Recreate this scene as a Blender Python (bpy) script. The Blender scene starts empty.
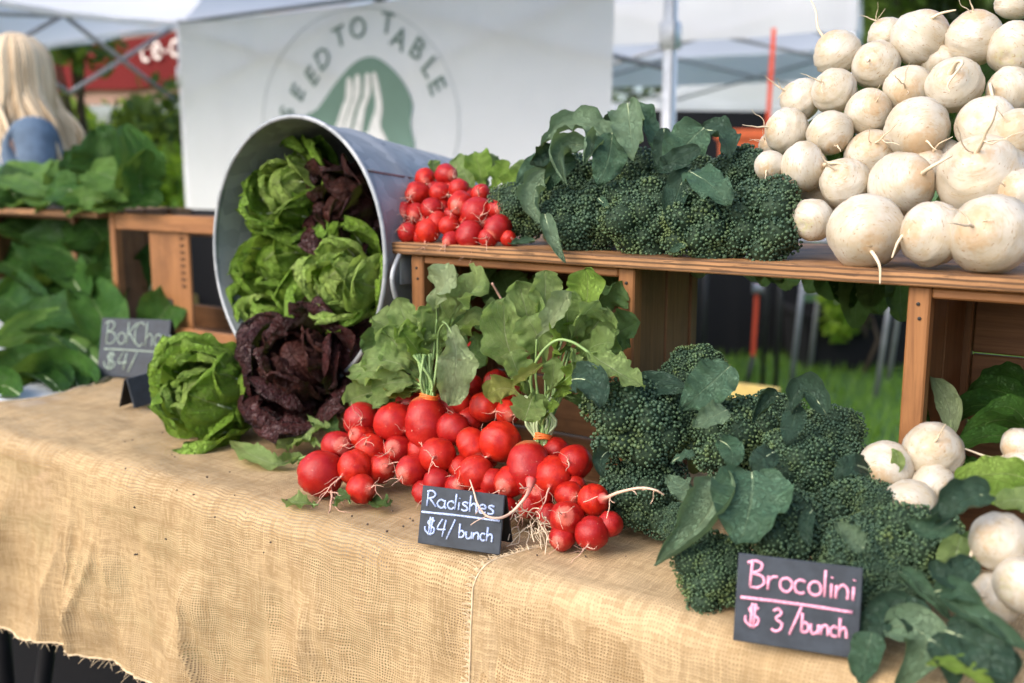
import bpy, math, random
import numpy as np
from mathutils import Vector, Matrix, Quaternion, noise
R = math.radians
rng = random.Random(7)
S = bpy.context.scene
C = S.collection
# ------------------------------------------------------------------ camera, world, sun, exposure
CAMZ, PITCH, FPX = 1.14, R(9.7), 995.0
cam_d = bpy.data.cameras.new('camera'); cam = bpy.data.objects.new('camera', cam_d); C.objects.link(cam)
cam.location = (0, 0, CAMZ); cam.rotation_euler = (R(90) - PITCH, 0, 0)
cam_d.sensor_width = 36; cam_d.lens = FPX / 1024 * 36
cam_d.clip_start = 0.05; cam_d.clip_end = 600
cam_d.dof.use_dof = True; cam_d.dof.focus_distance = 1.06; cam_d.dof.aperture_fstop = 3.8
S.camera = cam
wd = bpy.data.worlds.new('World'); S.world = wd; wd.use_nodes = True
nt = wd.node_tree; bg = nt.nodes['Background']
SUN_EL, SUN_AZ = R(38), R(234)          # azimuth of the sun, clockwise from +Y
sky = nt.nodes.new('ShaderNodeTexSky'); sky.sky_type = 'NISHITA'; sky.sun_disc = False
sky.sun_elevation = SUN_EL; sky.sun_rotation = SUN_AZ; sky.air_density = 1.0; sky.dust_density = 4.0; sky.ozone_density = 0.6
nt.links.new(sky.outputs[0], bg.inputs[0]); bg.inputs[1].default_value = 0.15
sd = bpy.data.lights.new('sun', 'SUN'); sun = bpy.data.objects.new('sun', sd); C.objects.link(sun)
sd.energy = 0.72; sd.angle = R(60); sd.color = (1.0, 0.97, 0.92)
sun.rotation_euler = (R(90) - SUN_EL, 0, math.pi - SUN_AZ)
sun.rotation_euler = Vector((math.sin(SUN_AZ) * math.cos(SUN_EL), math.cos(SUN_AZ) * math.cos(SUN_EL), math.sin(SUN_EL))).to_track_quat('Z', 'Y').to_euler()
sun.location = (0, 0, 30)
S.view_settings.view_transform = 'Standard'; S.view_settings.look = 'None'
S.view_settings.exposure = 1.12; S.view_settings.gamma = 1.0
S.view_settings.use_white_balance = True; S.view_settings.white_balance_temperature = 6100; S.view_settings.white_balance_tint = 12
S.render.engine = 'CYCLES'
S.cycles.use_denoising = True
S.cycles.max_bounces = 8; S.cycles.transparent_max_bounces = 12; S.cycles.sample_clamp_indirect = 6

# ------------------------------------------------------------------ the stall's own frame: s along the table edge, w into the table, z above the top
TZ = 0.75
D = Vector((0.8192, -0.5736, 0)); N = Vector((0.5736, 0.8192, 0)); O = Vector((0.181, 0.775, TZ)); UP = Vector((0, 0, 1))
CAM = Vector((0, 0, CAMZ))
def W(s, w, z): return O + D * s + N * w + UP * z
def ray(x, y):
    a = (x - 512) / FPX; b = (341.5 - y) / FPX
    return Vector((a, math.cos(PITCH) + b * math.sin(PITCH), b * math.cos(PITCH) - math.sin(PITCH)))
def PX(x, y, w):                         # seen at x, y and standing w behind the table edge
    r = ray(x, y); t = (O - CAM).dot(N) + w
    return CAM + r * (t / r.dot(N))
def PT(x, y, z=0.0):                     # seen at x, y and lying z above the table
    r = ray(x, y); return CAM + r * ((TZ + z - CAMZ) / r.z)
def PY(x, y, Y):                         # seen at x, y and Y metres ahead
    r = ray(x, y); return CAM + r * (Y / r.y)
def PS(x, y, z0, w0, k):                 # on a heap's slope z = z0 + k (w - w0)
    r = ray(x, y); nn = UP - N * k
    p0 = W(0, w0, z0)
    return CAM + r * ((p0 - CAM).dot(nn) / r.dot(nn))
def dep(p): return (p - CAM).y * math.cos(PITCH) - (p - CAM).z * math.sin(PITCH)
def size(px, p): return px * dep(p) / FPX

# ------------------------------------------------------------------ mesh helpers
class MB:
    def __init__(s): s.V = []; s.F = []; s.M = []; s.U = []; s.A = []; s.n = 0
    def add(s, V, F, m=0, uv=None, a=0.5):
        b = s.n; s.V.append(np.asarray(V, float).reshape(-1, 3)); k = len(s.V[-1])
        for f in F: s.F.append([i + b for i in f])
        s.M += [m] * len(F); s.n += k
        s.U.append(np.asarray(uv, float) if uv is not None else np.zeros((k, 2)))
        s.A.append(np.asarray(a, float) if np.ndim(a) else np.full(k, a))
        return s
    def build(s, name, mats, parent=None, smooth=True, loc=None):
        V = np.concatenate(s.V); org = Vector(loc) if loc is not None else (parent_world(parent) if parent else Vector((0, 0, 0)))
        V = V - np.array(org)
        me = bpy.data.meshes.new(name); me.from_pydata(V.tolist(), [], s.F)
        for m in (mats if isinstance(mats, (list, tuple)) else [mats]): me.materials.append(m)
        me.polygons.foreach_set('material_index', s.M)
        me.polygons.foreach_set('use_smooth', [smooth] * len(s.F))
        U = np.concatenate(s.U)
        li = np.empty(len(me.loops), int); me.loops.foreach_get('vertex_index', li)
        l = me.uv_layers.new(name='UVMap'); l.data.foreach_set('uv', U[li].ravel())
        at = me.attributes.new('rnd', 'FLOAT', 'POINT'); at.data.foreach_set('value', np.concatenate(s.A))
        me.update()
        return link(name, me, parent, loc)
def parent_world(o):
    v = Vector(o.location)
    while o.parent: o = o.parent; v = v + Vector(o.location)
    return v
def link(name, me, parent=None, loc=None):
    o = bpy.data.objects.new(name, me); C.objects.link(o)
    if parent: o.parent = parent
    if loc is not None: o.location = Vector(loc) - (parent_world(parent) if parent else Vector((0, 0, 0)))
    return o
def tag(o, label=None, cat=None, group=None, kind=None):
    for k, v in (('label', label), ('category', cat), ('group', group), ('kind', kind)):
        if v: o[k] = v
    return o
def thing(name, loc, label, cat, group=None):
    o = bpy.data.objects.new(name, None); C.objects.link(o); o.location = loc; o.empty_display_size = .05
    return tag(o, label, cat, group)
def grid_faces(nu, nv, wrap=False):
    F = []
    for j in range(nv - 1):
        for i in range(nu if wrap else nu - 1):
            a = j * nu + i; b = j * nu + (i + 1) % nu
            F.append((a, b, b + nu, a + nu))
    return F
def tube(mb, pts, rad, m=0, n=8, cap=True, a=.5):
    P = [Vector(p) for p in pts]; k = len(P)
    rs = rad if isinstance(rad, (list, tuple)) else [rad] * k
    t0 = (P[1] - P[0]).normalized(); up = Vector((0, 0, 1)) if abs(t0.z) < .9 else Vector((1, 0, 0))
    x = t0.cross(up).normalized(); V = []; U = []; L = 0
    for i in range(k):
        t = (P[min(i + 1, k - 1)] - P[max(i - 1, 0)])
        t = t.normalized() if t.length > 1e-9 else t0
        x = (x - t * x.dot(t)); x = x.normalized() if x.length > 1e-6 else t.orthogonal().normalized(); y = t.cross(x)
        if i: L += (P[i] - P[i - 1]).length
        for j in range(n):
            an = 2 * math.pi * j / n
            V.append(P[i] + (x * math.cos(an) + y * math.sin(an)) * rs[i]); U.append((j / n, L))
    F = grid_faces(n, k, True)
    if cap: F.append(tuple(range(n))[::-1]); F.append(tuple(range((k - 1) * n, k * n)))
    return mb.add([tuple(v) for v in V], F, m, U, a)
def box(mb, c, ax, h, m=0, bev=.0015, a=None):      # centre, three axes, half sizes; edges chamfered
    c = Vector(c); X, Y, Z = [Vector(q) for q in ax]; b = min(bev, min(h) * .45); V = []; idx = {}
    for sx in (-1, 1):
        for sy in (-1, 1):
            for sz in (-1, 1):
                for k in range(3):
                    e = [h[0] - b, h[1] - b, h[2] - b]; e[k] = h[k]
                    idx[(sx, sy, sz, k)] = len(V); V.append(tuple(c + X * (sx * e[0]) + Y * (sy * e[1]) + Z * (sz * e[2])))
    F = []
    def q(*l): F.append(tuple(idx[i] for i in l))
    for s in (-1, 1):
        o = 1 if s > 0 else -1
        L = [(s, -1, -1, 0), (s, 1, -1, 0), (s, 1, 1, 0), (s, -1, 1, 0)]; q(*(L[::o]))
        L = [(-1, s, -1, 1), (-1, s, 1, 1), (1, s, 1, 1), (1, s, -1, 1)]; q(*(L[::o]))
        L = [(-1, -1, s, 2), (1, -1, s, 2), (1, 1, s, 2), (-1, 1, s, 2)]; q(*(L[::o]))
    for s in (-1, 1):
        for t in (-1, 1):
            L = [(s, t, -1, 0), (s, t, -1, 1), (s, t, 1, 1), (s, t, 1, 0)]; q(*(L if s * t < 0 else L[::-1]))
            L = [(s, -1, t, 0), (s, 1, t, 0), (s, 1, t, 2), (s, -1, t, 2)]; q(*(L if s * t > 0 else L[::-1]))
            L = [(-1, s, t, 1), (1, s, t, 1), (1, s, t, 2), (-1, s, t, 2)]; q(*(L if s * t < 0 else L[::-1]))
            for r in (-1, 1):
                L = [(s, t, r, 0), (s, t, r, 1), (s, t, r, 2)]; q(*(L if s * t * r > 0 else L[::-1]))
    # long axis as u so that grain can follow it
    k = max(range(3), key=lambda i: h[i]); others = [i for i in range(3) if i != k]
    axs = (X, Y, Z); U = []
    for v in V:
        dv = Vector(v) - c; U.append((dv.dot(axs[k]), dv.dot(axs[others[0]]) + dv.dot(axs[others[1]])))
    return mb.add(V, F, m, U, rng.random() if a is None else a)
def lathe(mb, c, ax, prof, n=32, m=0, wob=0.0, seed=0, close=True, a=.5):   # prof: (radius, height) pairs along ax
    c = Vector(c); Z = Vector(ax).normalized(); X = Z.orthogonal().normalized(); Y = Z.cross(X); V = []; U = []
    for k, (r, h) in enumerate(prof):
        for i in range(n):
            an = 2 * math.pi * i / n
            e = 1 + (wob * noise.noise(Vector((math.cos(an) * 1.3 + seed * 7.1, math.sin(an) * 1.3, h * 9 + seed))) if wob else 0)
            V.append(tuple(c + (X * math.cos(an) + Y * math.sin(an)) * (r * e) + Z * h)); U.append((i / n, k / max(1, len(prof) - 1)))
    F = grid_faces(n, len(prof), True)
    if close: F.append(tuple(range(n))[::-1]); F.append(tuple(range((len(prof) - 1) * n, len(prof) * n)))
    return mb.add(V, F, m, U, a)
def spline(P, n=8, closed=False):                    # Catmull-Rom through the points
    P = [Vector(p) for p in P]; out = []; k = len(P)
    for i in range(k if closed else k - 1):
        g = (lambda j: P[j % k]) if closed else (lambda j: P[min(max(j, 0), k - 1)])
        a, b, c, d = g(i - 1), g(i), g(i + 1), g(i + 2)
        for j in range(n):
            t = j / n
            out.append(.5 * ((2 * b) + (c - a) * t + (2 * a - 5 * b + 4 * c - d) * t * t + (3 * b - a - 3 * c + d) * t ** 3))
    if not closed: out.append(P[-1].copy())
    return out
def nz(p, s=1.0, o=0.0): return noise.noise(Vector((p[0] * s + o, p[1] * s - o * .7, p[2] * s + o * 1.3)))

# ------------------------------------------------------------------ materials
def lin(r, g, b):
    f = lambda c: (c / 12.92 if c <= .04045 else ((c + .055) / 1.055) ** 2.4)
    return (f(r / 255), f(g / 255), f(b / 255), 1)
class NB:                                            # a small node builder
    def __init__(s, name):
        s.m = bpy.data.materials.new(name); s.m.use_nodes = True; s.t = s.m.node_tree; s.n = s.t.nodes; s.p = s.n['Principled BSDF']; s.out = s.n['Material Output']
    def l(s, a, b): s.t.links.new(a, b)
    def val(s, inp, v):
        if isinstance(v, bpy.types.NodeSocket): s.l(v, inp)
        elif v is not None: inp.default_value = v
    def co(s, kind='Object'):
        if not hasattr(s, '_tc'): s._tc = s.n.new('ShaderNodeTexCoord')
        return s._tc.outputs[kind]
    def mp(s, v, sc=(1, 1, 1), loc=(0, 0, 0), rot=(0, 0, 0)):
        q = s.n.new('ShaderNodeMapping'); s.l(v, q.inputs[0]); q.inputs['Scale'].default_value = sc; q.inputs['Location'].default_value = loc; q.inputs['Rotation'].default_value = rot; return q.outputs[0]
    def noise(s, v, sc, det=3, rough=.55, dist=0):
        q = s.n.new('ShaderNodeTexNoise'); s.l(v, q.inputs['Vector']); q.inputs['Scale'].default_value = sc; q.inputs['Detail'].default_value = det; q.inputs['Roughness'].default_value = rough; q.inputs['Distortion'].default_value = dist; return q.outputs[0]
    def vor(s, v, sc, feat='F1', out=0):
        q = s.n.new('ShaderNodeTexVoronoi'); q.feature = feat; s.l(v, q.inputs['Vector']); q.inputs['Scale'].default_value = sc; return q.outputs[out]
    def ma(s, op, a, b=None, c=None, cl=False):
        q = s.n.new('ShaderNodeMath'); q.operation = op; q.use_clamp = cl
        for i, v in enumerate((a, b, c)):
            if v is not None: s.val(q.inputs[i], v)
        return q.outputs[0]
    def sep(s, v): q = s.n.new('ShaderNodeSeparateXYZ'); s.l(v, q.inputs[0]); return q.outputs
    def ramp(s, f, st, interp='LINEAR'):
        q = s.n.new('ShaderNodeValToRGB'); s.l(f, q.inputs[0]); e = q.color_ramp.elements; q.color_ramp.interpolation = interp
        while len(e) < len(st): e.new(.5)
        for i, (p, c) in enumerate(st): e[i].position = p; e[i].color = c if len(c) == 4 else (*c, 1)
        return q.outputs[0]
    def mix(s, f, a, b, bl='MIX'):
        q = s.n.new('ShaderNodeMix'); q.data_type = 'RGBA'; q.blend_type = bl
        s.val(q.inputs[0], f); s.val(q.inputs[6], a); s.val(q.inputs[7], b); return q.outputs[2]
    def ss(s, x, lo, hi):
        q = s.n.new('ShaderNodeMapRange'); q.interpolation_type = 'SMOOTHSTEP'; s.l(x, q.inputs[0]); q.inputs[1].default_value = lo; q.inputs[2].default_value = hi; return q.outputs[0]
    def attr(s, nm): q = s.n.new('ShaderNodeAttribute'); q.attribute_name = nm; return q.outputs['Fac']
    def bump(s, h, d=.001, st=1.0):
        q = s.n.new('ShaderNodeBump'); s.l(h, q.inputs['Height']); q.inputs['Distance'].default_value = d; q.inputs['Strength'].default_value = st; s.l(q.outputs[0], s.p.inputs['Normal']); s.bn = q.outputs[0]; return q
    def set(s, col=None, rough=None, **k):
        s.val(s.p.inputs['Base Color'], col); s.val(s.p.inputs['Roughness'], rough)
        for kk, v in k.items(): s.val(s.p.inputs[kk.replace('_', ' ')], v)
        return s
    def translucent(s, col, f):
        tr = s.n.new('ShaderNodeBsdfTranslucent'); s.val(tr.inputs[0], col); mx = s.n.new('ShaderNodeMixShader'); s.val(mx.inputs[0], f)
        s.l(s.p.outputs[0], mx.inputs[1]); s.l(tr.outputs[0], mx.inputs[2]); s.l(mx.outputs[0], s.out.inputs[0]); return s
def g4(c, k=1.0): return (c[0] * k, c[1] * k, c[2] * k, 1)

def leaf_mat(name, dark, light, vein, rough=.45, tr=.3, blister=.0, nside=7, spot=.0, veinw=1.0, bumpd=.0012, rot=None, spec=.22):
    b = NB(name); u, v, _ = b.sep(b.co('UV'))
    a = b.ma('ABSOLUTE', b.ma('SUBTRACT', u, .5))
    n1 = b.noise(b.co(), 22, 4); n2 = b.noise(b.co(), 160, 2)
    wv = b.ma('ADD', a, b.ma('MULTIPLY', b.ma('SUBTRACT', n1, .5), .03))
    midw = b.ma('MULTIPLY_ADD', b.ma('SUBTRACT', 1.0, v), .022 * veinw, .005 * veinw)
    mid = b.ma('SUBTRACT', 1.0, b.ss(b.ma('DIVIDE', a, midw), .6, 1.3))
    q = b.ma('SUBTRACT', b.ma('MULTIPLY', v, nside), b.ma('MULTIPLY', wv, nside * .95))
    q = b.ma('ADD', q, b.ma('MULTIPLY', b.ma('SUBTRACT', n1, .5), .5))
    tri = b.ma('ABSOLUTE', b.ma('SUBTRACT', b.ma('FRACT', q), .5))
    side = b.ma('MULTIPLY', b.ss(tri, .445, .495), b.ma('SUBTRACT', 1.0, b.ma('MULTIPLY', a, 1.5)))
    vn = b.noise(b.mp(b.co('UV'), (16, 26, 1)), 1.0, 4, .6, 1.2)
    fine = b.ss(b.ma('SUBTRACT', 1.0, b.ma('MULTIPLY', b.ma('ABSOLUTE', b.ma('SUBTRACT', vn, .5)), 12)), .2, .9)
    base = b.mix(b.ss(n1, .3, .7), g4(dark), g4(light))
    base = b.mix(b.ma('MULTIPLY', b.ss(n2, .35, .75), .22), base, g4(light, 1.25))
    base = b.mix(b.ma('MULTIPLY', fine, .13), base, g4(vein))
    vm = b.ma('MAXIMUM', b.ma('MULTIPLY', mid, .95), b.ma('MULTIPLY', side, .62), cl=True)
    col = b.mix(b.ma('MULTIPLY', vm, .75), base, g4(vein))
    if spot:
        sp = b.ss(b.noise(b.co(), 75, 1), .70, .76); col = b.mix(b.ma('MULTIPLY', sp, spot), col, (.25, .2, .07, 1))
    if rot:
        col = b.mix(b.ma('MULTIPLY', b.ss(b.noise(b.co(), 14, 2), .5, .7), .7), col, g4(rot))
    h = b.ma('ADD', b.ma('MULTIPLY', vm, -.6), b.ma('MULTIPLY', n1, .5))
    h = b.ma('ADD', h, b.ma('MULTIPLY', fine, -.5))
    if blister: h = b.ma('ADD', h, b.ma('MULTIPLY', b.noise(b.co(), 95, 2), blister))
    b.bump(h, bumpd * 1.6, 1.0)
    b.set(col, b.ma('MULTIPLY_ADD', n2, .2, rough - .1)); b.p.inputs['Specular IOR Level'].default_value = spec
    tcol = b.mix(.35, col, (.35, .5, .06, 1)); b.translucent(tcol, tr)
    return b.m
def plain(name, col, rough=.6, var=.12, sc=30, metal=0.0, bump=0.0, bsc=120, spec=.4):
    b = NB(name); n1 = b.noise(b.co(), sc, 4)
    c = b.mix(b.ss(n1, .25, .75), g4(col, 1 - var), g4(col, 1 + var))
    b.set(c, b.ma('MULTIPLY_ADD', n1, .15, rough - .07), Metallic=metal); b.p.inputs['Specular IOR Level'].default_value = spec
    if bump: b.bump(b.noise(b.co(), bsc, 3), bump, .8)
    return b.m

def wood_mat(name, a, bcol, rough=.55, sc=1.0, plies=False):
    b = NB(name); r = b.attr('rnd')
    uvw = b.co('UV'); x, y, _ = b.sep(uvw)
    cb = b.n.new('ShaderNodeCombineXYZ'); b.l(b.ma('MULTIPLY_ADD', x, 7 * sc, b.ma('MULTIPLY', r, 31.0)), cb.inputs[0]); b.l(b.ma('MULTIPLY', y, 95 * sc), cb.inputs[1]); b.l(b.ma('MULTIPLY', r, 17.0), cb.inputs[2])
    n1 = b.noise(cb.outputs[0], 1.0, 5, .6, .6)
    cb2 = b.n.new('ShaderNodeCombineXYZ'); b.l(b.ma('MULTIPLY_ADD', x, 18 * sc, b.ma('MULTIPLY', r, 11.0)), cb2.inputs[0]); b.l(b.ma('MULTIPLY', y, 480 * sc), cb2.inputs[1])
    n2 = b.noise(cb2.outputs[0], 1.0, 3, .6)
    c = b.mix(b.ss(n1, .28, .72), g4(a), g4(bcol))
    c = b.mix(b.ma('MULTIPLY', b.ss(n2, .5, .8), .45), c, g4(a, .45))
    c = b.mix(b.ma('MULTIPLY', b.ss(b.noise(b.co(), 9, 5, .65), .45, .72), .6), c, g4(a, .4))
    c = b.mix(b.ma('MULTIPLY', r, .25), c, g4(bcol, 1.15))
    if plies:                                         # layered edge of plywood
        z = b.sep(b.co('Object'))[2]
        f = b.ma('FRACT', b.ma('MULTIPLY_ADD', z, 1 / .0052, b.ma('MULTIPLY', b.noise(b.co(), 14, 2), .5)))
        c = b.mix(b.ma('MULTIPLY', b.ss(b.ma('ABSOLUTE', b.ma('SUBTRACT', f, .5)), .22, .36), .85), c, g4(a, .25))
        c = b.mix(b.ma('MULTIPLY', b.ss(b.noise(b.mp(b.co(), (1, 1, 6)), 38, 3), .58, .7), .6), c, g4(a, .22))
    b.bump(b.ma('ADD', n1, b.ma('MULTIPLY', n2, .6)), .0007, .8)
    b.set(c, b.ma('MULTIPLY_ADD', n2, .2, rough - .1)); b.p.inputs['Specular IOR Level'].default_value = .35
    return b.m

def burlap_mat(name, base, dark, holes, pitch=.0031):
    b = NB(name); u, v, _ = b.sep(b.co('UV'))
    wob = b.noise(b.mp(b.co('UV'), (1, 1, 1)), 22, 3); wob2 = b.noise(b.mp(b.co('UV'), (1, 1, 1), (3, 7, 0)), 19, 3)
    uu = b.ma('MULTIPLY_ADD', b.ma('SUBTRACT', wob, .5), .014, u); vv = b.ma('MULTIPLY_ADD', b.ma('SUBTRACT', wob2, .5), .014, v)
    def threads(x, along, sd):
        t = b.ma('MULTIPLY', x, 1 / pitch); fl = b.ma('FLOOR', t)
        cb = b.n.new('ShaderNodeCombineXYZ'); b.l(b.ma('MULTIPLY', fl, 3.17), cb.inputs[0]); b.l(b.ma('MULTIPLY', along, 28.0), cb.inputs[1]); cb.inputs[2].default_value = sd
        n = b.noise(cb.outputs[0], 1.0, 2)
        f = b.ma('ABSOLUTE', b.ma('SUBTRACT', b.ma('FRACT', t), .5))          # 0 on the thread's middle
        wdt = b.ma('MULTIPLY_ADD', n, .42, .10 if holes == .7 else .17)
        return b.ma('DIVIDE', f, wdt), n, t
    a, na, ta = threads(uu, vv, 1.0); c, nc, tc = threads(vv, uu, 5.0)
    ia = b.ma('SUBTRACT', 1.0, b.ss(a, .75, 1.15)); ic = b.ma('SUBTRACT', 1.0, b.ss(c, .75, 1.15))
    cov = b.ma('MAXIMUM', ia, ic)
    over = b.ma('MULTIPLY', b.ma('SINE', b.ma('MULTIPLY', ta, math.pi)), b.ma('SINE', b.ma('MULTIPLY', tc, math.pi)))
    ha = b.ma('MULTIPLY', b.ma('SUBTRACT', 1.2, b.ma('MULTIPLY', a, a)), b.ma('MULTIPLY_ADD', over, .35, .65)); hc = b.ma('MULTIPLY', b.ma('SUBTRACT', 1.2, b.ma('MULTIPLY', c, c)), b.ma('MULTIPLY_ADD', over, -.35, .65))
    h = b.ma('MAXIMUM', b.ma('MAXIMUM', ha, hc), 0.0)
    n3 = b.noise(b.co('UV'), 5, 4); n4 = b.noise(b.co('UV'), 420, 2)
    col = b.mix(b.ss(n3, .3, .72), g4(base, .86), g4(base, 1.1))
    tn = b.ma('MULTIPLY', b.ma('ADD', na, nc), .5)
    col = b.mix(b.ma('MULTIPLY', b.ss(tn, .46, .60), .6), col, g4(dark)); col = b.mix(b.ma('MULTIPLY', b.ma('SUBTRACT', 1.0, b.ss(tn, .38, .48)), .45), col, g4(base, 1.3))
    col = b.mix(b.ma('MULTIPLY', b.ss(n4, .45, .75), .3), col, g4(base, 1.35))
    col = b.mix(b.ma('MULTIPLY', b.ss(b.noise(b.mp(b.co('UV'), (1, 1, 1), (9, 2, 0)), 3.2, 3), .52, .72), .5), col, g4(dark, 1.15))
    st1 = b.noise(b.mp(b.co('UV'), (3, 45, 1)), 1.0, 3); st2 = b.noise(b.mp(b.co('UV'), (45, 3, 1)), 1.0, 3)
    col = b.mix(b.ma('MULTIPLY', b.ss(st1, .5, .72), .35), col, g4(dark, 1.0)); col = b.mix(b.ma('MULTIPLY', b.ss(st2, .5, .72), .35), col, g4(base, 1.22))
    patch = b.ss(b.noise(b.mp(b.co('UV'), (1.3, 1.6, 1), (2, 8, 0)), 8, 4, .65), .36, .62)
    col = b.mix(b.ma('MULTIPLY', b.ma('SUBTRACT', 1.0, cov), b.ma('MULTIPLY_ADD', patch, .62, .28)), col, g4(dark, .5))
    b.set(col, .95); b.p.inputs['Specular IOR Level'].default_value = .1
    b.bump(h, .0005, .8)
    sh = b.p.outputs[0]
    tr = b.n.new('ShaderNodeBsdfTranslucent'); b.val(tr.inputs[0], col); mx = b.n.new('ShaderNodeMixShader'); mx.inputs[0].default_value = .15
    b.l(sh, mx.inputs[1]); b.l(tr.outputs[0], mx.inputs[2]); sh = mx.outputs[0]
    if holes:
        tp = b.n.new('ShaderNodeBsdfTransparent'); m2 = b.n.new('ShaderNodeMixShader')
        loose = b.ss(b.noise(b.mp(b.co('UV'), (.8, 1.6, 1), (1, 4, 0)), 7, 3), .35, .6)
        b.l(b.ma('MULTIPLY', b.ma('MULTIPLY', b.ma('SUBTRACT', 1.0, cov), loose), holes), m2.inputs[0]); b.l(sh, m2.inputs[1]); b.l(tp.outputs[0], m2.inputs[2]); sh = m2.outputs[0]
    b.l(sh, b.out.inputs[0])
    return b.m

def radish_mat():
    b = NB('radish_skin'); z = b.sep(b.co())[2]; n1 = b.noise(b.co(), 2.2, 4); n2 = b.noise(b.co(), 14, 3)
    oi = b.n.new('ShaderNodeObjectInfo').outputs['Random']
    c = b.mix(b.ss(n1, .3, .7), (.38, .008, .004, 1), (.56, .026, .006, 1))
    c = b.mix(b.ma('MULTIPLY', oi, .7), c, (.24, .004, .008, 1))
    c = b.mix(b.ma('MULTIPLY', b.ss(n2, .62, .78), .16), c, (.80, .12, .07, 1))
    c = b.mix(b.ma('MULTIPLY', b.ss(b.noise(b.mp(b.co(), (1, 1, 5)), 3, 4, .7), .60, .70), .6), c, (.26, .05, .02, 1))
    c = b.mix(b.ma('MULTIPLY', b.ss(b.noise(b.co(), 6, 5, .7), .66, .70), .55), c, (.62, .33, .20, 1))
    c = b.mix(b.ma('MULTIPLY', b.ma('SUBTRACT', 1.0, b.ss(b.ma('ADD', z, b.ma('MULTIPLY', b.ma('SUBTRACT', n2, .5), .3)), -1.14, -1.0)), .5), c, (.72, .22, .15, 1))
    c = b.mix(b.ss(b.ma('ADD', z, b.ma('MULTIPLY', b.ma('SUBTRACT', n2, .5), .35)), .86, 1.0), c, (.34, .10, .035, 1))
    b.set(c, b.ma('MULTIPLY_ADD', n2, .28, .24), Subsurface_Weight=.03, Subsurface_Scale=.3); b.p.inputs['Subsurface Radius'].default_value = (1, .2, .1)
    b.p.inputs['Specular IOR Level'].default_value = .32
    b.bump(b.ma('ADD', n2, b.ma('MULTIPLY', b.noise(b.co(), 45, 2), .3)), .0007, .5)
    return b.m
def turnip_mat():
    b = NB('turnip_skin'); z = b.sep(b.co())[2]; n1 = b.noise(b.co(), 1.6, 4); oi = b.n.new('ShaderNodeObjectInfo').outputs['Random']
    off = b.n.new('ShaderNodeVectorMath'); off.operation = 'ADD'; b.l(b.co(), off.inputs[0])
    cb = b.n.new('ShaderNodeCombineXYZ'); b.l(b.ma('MULTIPLY', oi, 40), cb.inputs[0]); b.l(b.ma('MULTIPLY', oi, 23), cb.inputs[1]); b.l(cb.outputs[0], off.inputs[1]); v = off.outputs[0]
    c = b.mix(b.ss(b.noise(v, 1.5, 3), .3, .7), (.56, .51, .42, 1), (.48, .41, .295, 1))
    c = b.mix(b.ma('MULTIPLY', b.ss(b.noise(v, 1.1, 5, .65), .50, .72), .5), c, (.42, .30, .16, 1))
    st = b.noise(b.mp(v, (1.2, 1.2, 9)), 2.2, 4, .6)
    c = b.mix(b.ma('MULTIPLY', b.ss(st, .54, .70), .5), c, (.40, .27, .13, 1))
    c = b.mix(b.ma('MULTIPLY', b.ss(b.noise(b.mp(v, (1, 1, 4)), 5, 3, .6), .62, .69), .75), c, (.28, .16, .07, 1))
    zz = b.ma('ADD', z, b.ma('MULTIPLY', b.ma('SUBTRACT', b.noise(v, 5, 3), .5), .6))
    c = b.mix(b.ma('MULTIPLY', b.ma('SUBTRACT', 1.0, b.ss(zz, -1.02, -.70)), .65), c, (.45, .28, .13, 1))
    c = b.mix(b.ma('MULTIPLY', b.ss(zz, .75, .95), .5), c, (.50, .50, .22, 1))
    b.set(c, b.ma('MULTIPLY_ADD', n1, .25, .3), Subsurface_Weight=.12, Subsurface_Scale=.25); b.p.inputs['Subsurface Radius'].default_value = (1, .6, .35)
    b.bump(b.ma('ADD', st, b.ma('MULTIPLY', b.noise(v, 9, 3), .5)), .0009, .45)
    return b.m
def broccoli_mat():
    b = NB('broccoli_buds'); r = b.attr('rnd'); n1 = b.noise(b.co(), 1.6, 2); oi = b.n.new('ShaderNodeObjectInfo').outputs['Random']
    c = b.mix(b.ss(r, .0, 1.0), (.022, .052, .026, 1), (.066, .118, .056, 1))
    c = b.mix(b.ma('MULTIPLY', b.ss(n1, .46, .66), .65), c, (.115, .155, .035, 1))
    c = b.mix(b.ma('MULTIPLY', b.ss(r, .80, 1.0), .7), c, (.095, .155, .06, 1))
    c = b.mix(b.ma('MULTIPLY', oi, .45), c, (.030, .066, .042, 1))
    b.set(c, .55); b.p.inputs['Specular IOR Level'].default_value = .4
    b.bump(b.noise(b.co(), 30, 2), .0006, .6)
    return b.m
def galv_mat():
    b = NB('galvanized_steel'); v = b.vor(b.mp(b.co(), (1, 1, .8)), 55, 'F1', 1); n1 = b.noise(b.co(), 7, 4)
    f = b.sep(v)[0]
    c = b.mix(b.ss(f, 0, 1), (.26, .275, .28, 1), (.36, .375, .38, 1)); c = b.mix(b.ma('MULTIPLY', b.ss(n1, .45, .7), .5), c, (.19, .22, .24, 1))
    c = b.mix(b.ma('MULTIPLY', b.ss(b.noise(b.mp(b.co(), (1, 1, .15)), 30, 4), .55, .75), .3), c, (.42, .44, .44, 1))
    b.set(c, b.ma('MULTIPLY_ADD', n1, .25, .42), Metallic=.35)
    return b.m
def fabric_mat(name, col, tr=.5, rough=.85):
    b = NB(name); n1 = b.noise(b.co(), 1.2, 4); c = b.mix(b.ss(n1, .3, .7), g4(col, .93), g4(col, 1.03))
    b.set(c, rough); b.p.inputs['Specular IOR Level'].default_value = .2; b.bump(b.noise(b.co(), 4, 3), .01, .5)
    if tr: b.translucent(c, tr)
    return b.m
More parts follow.
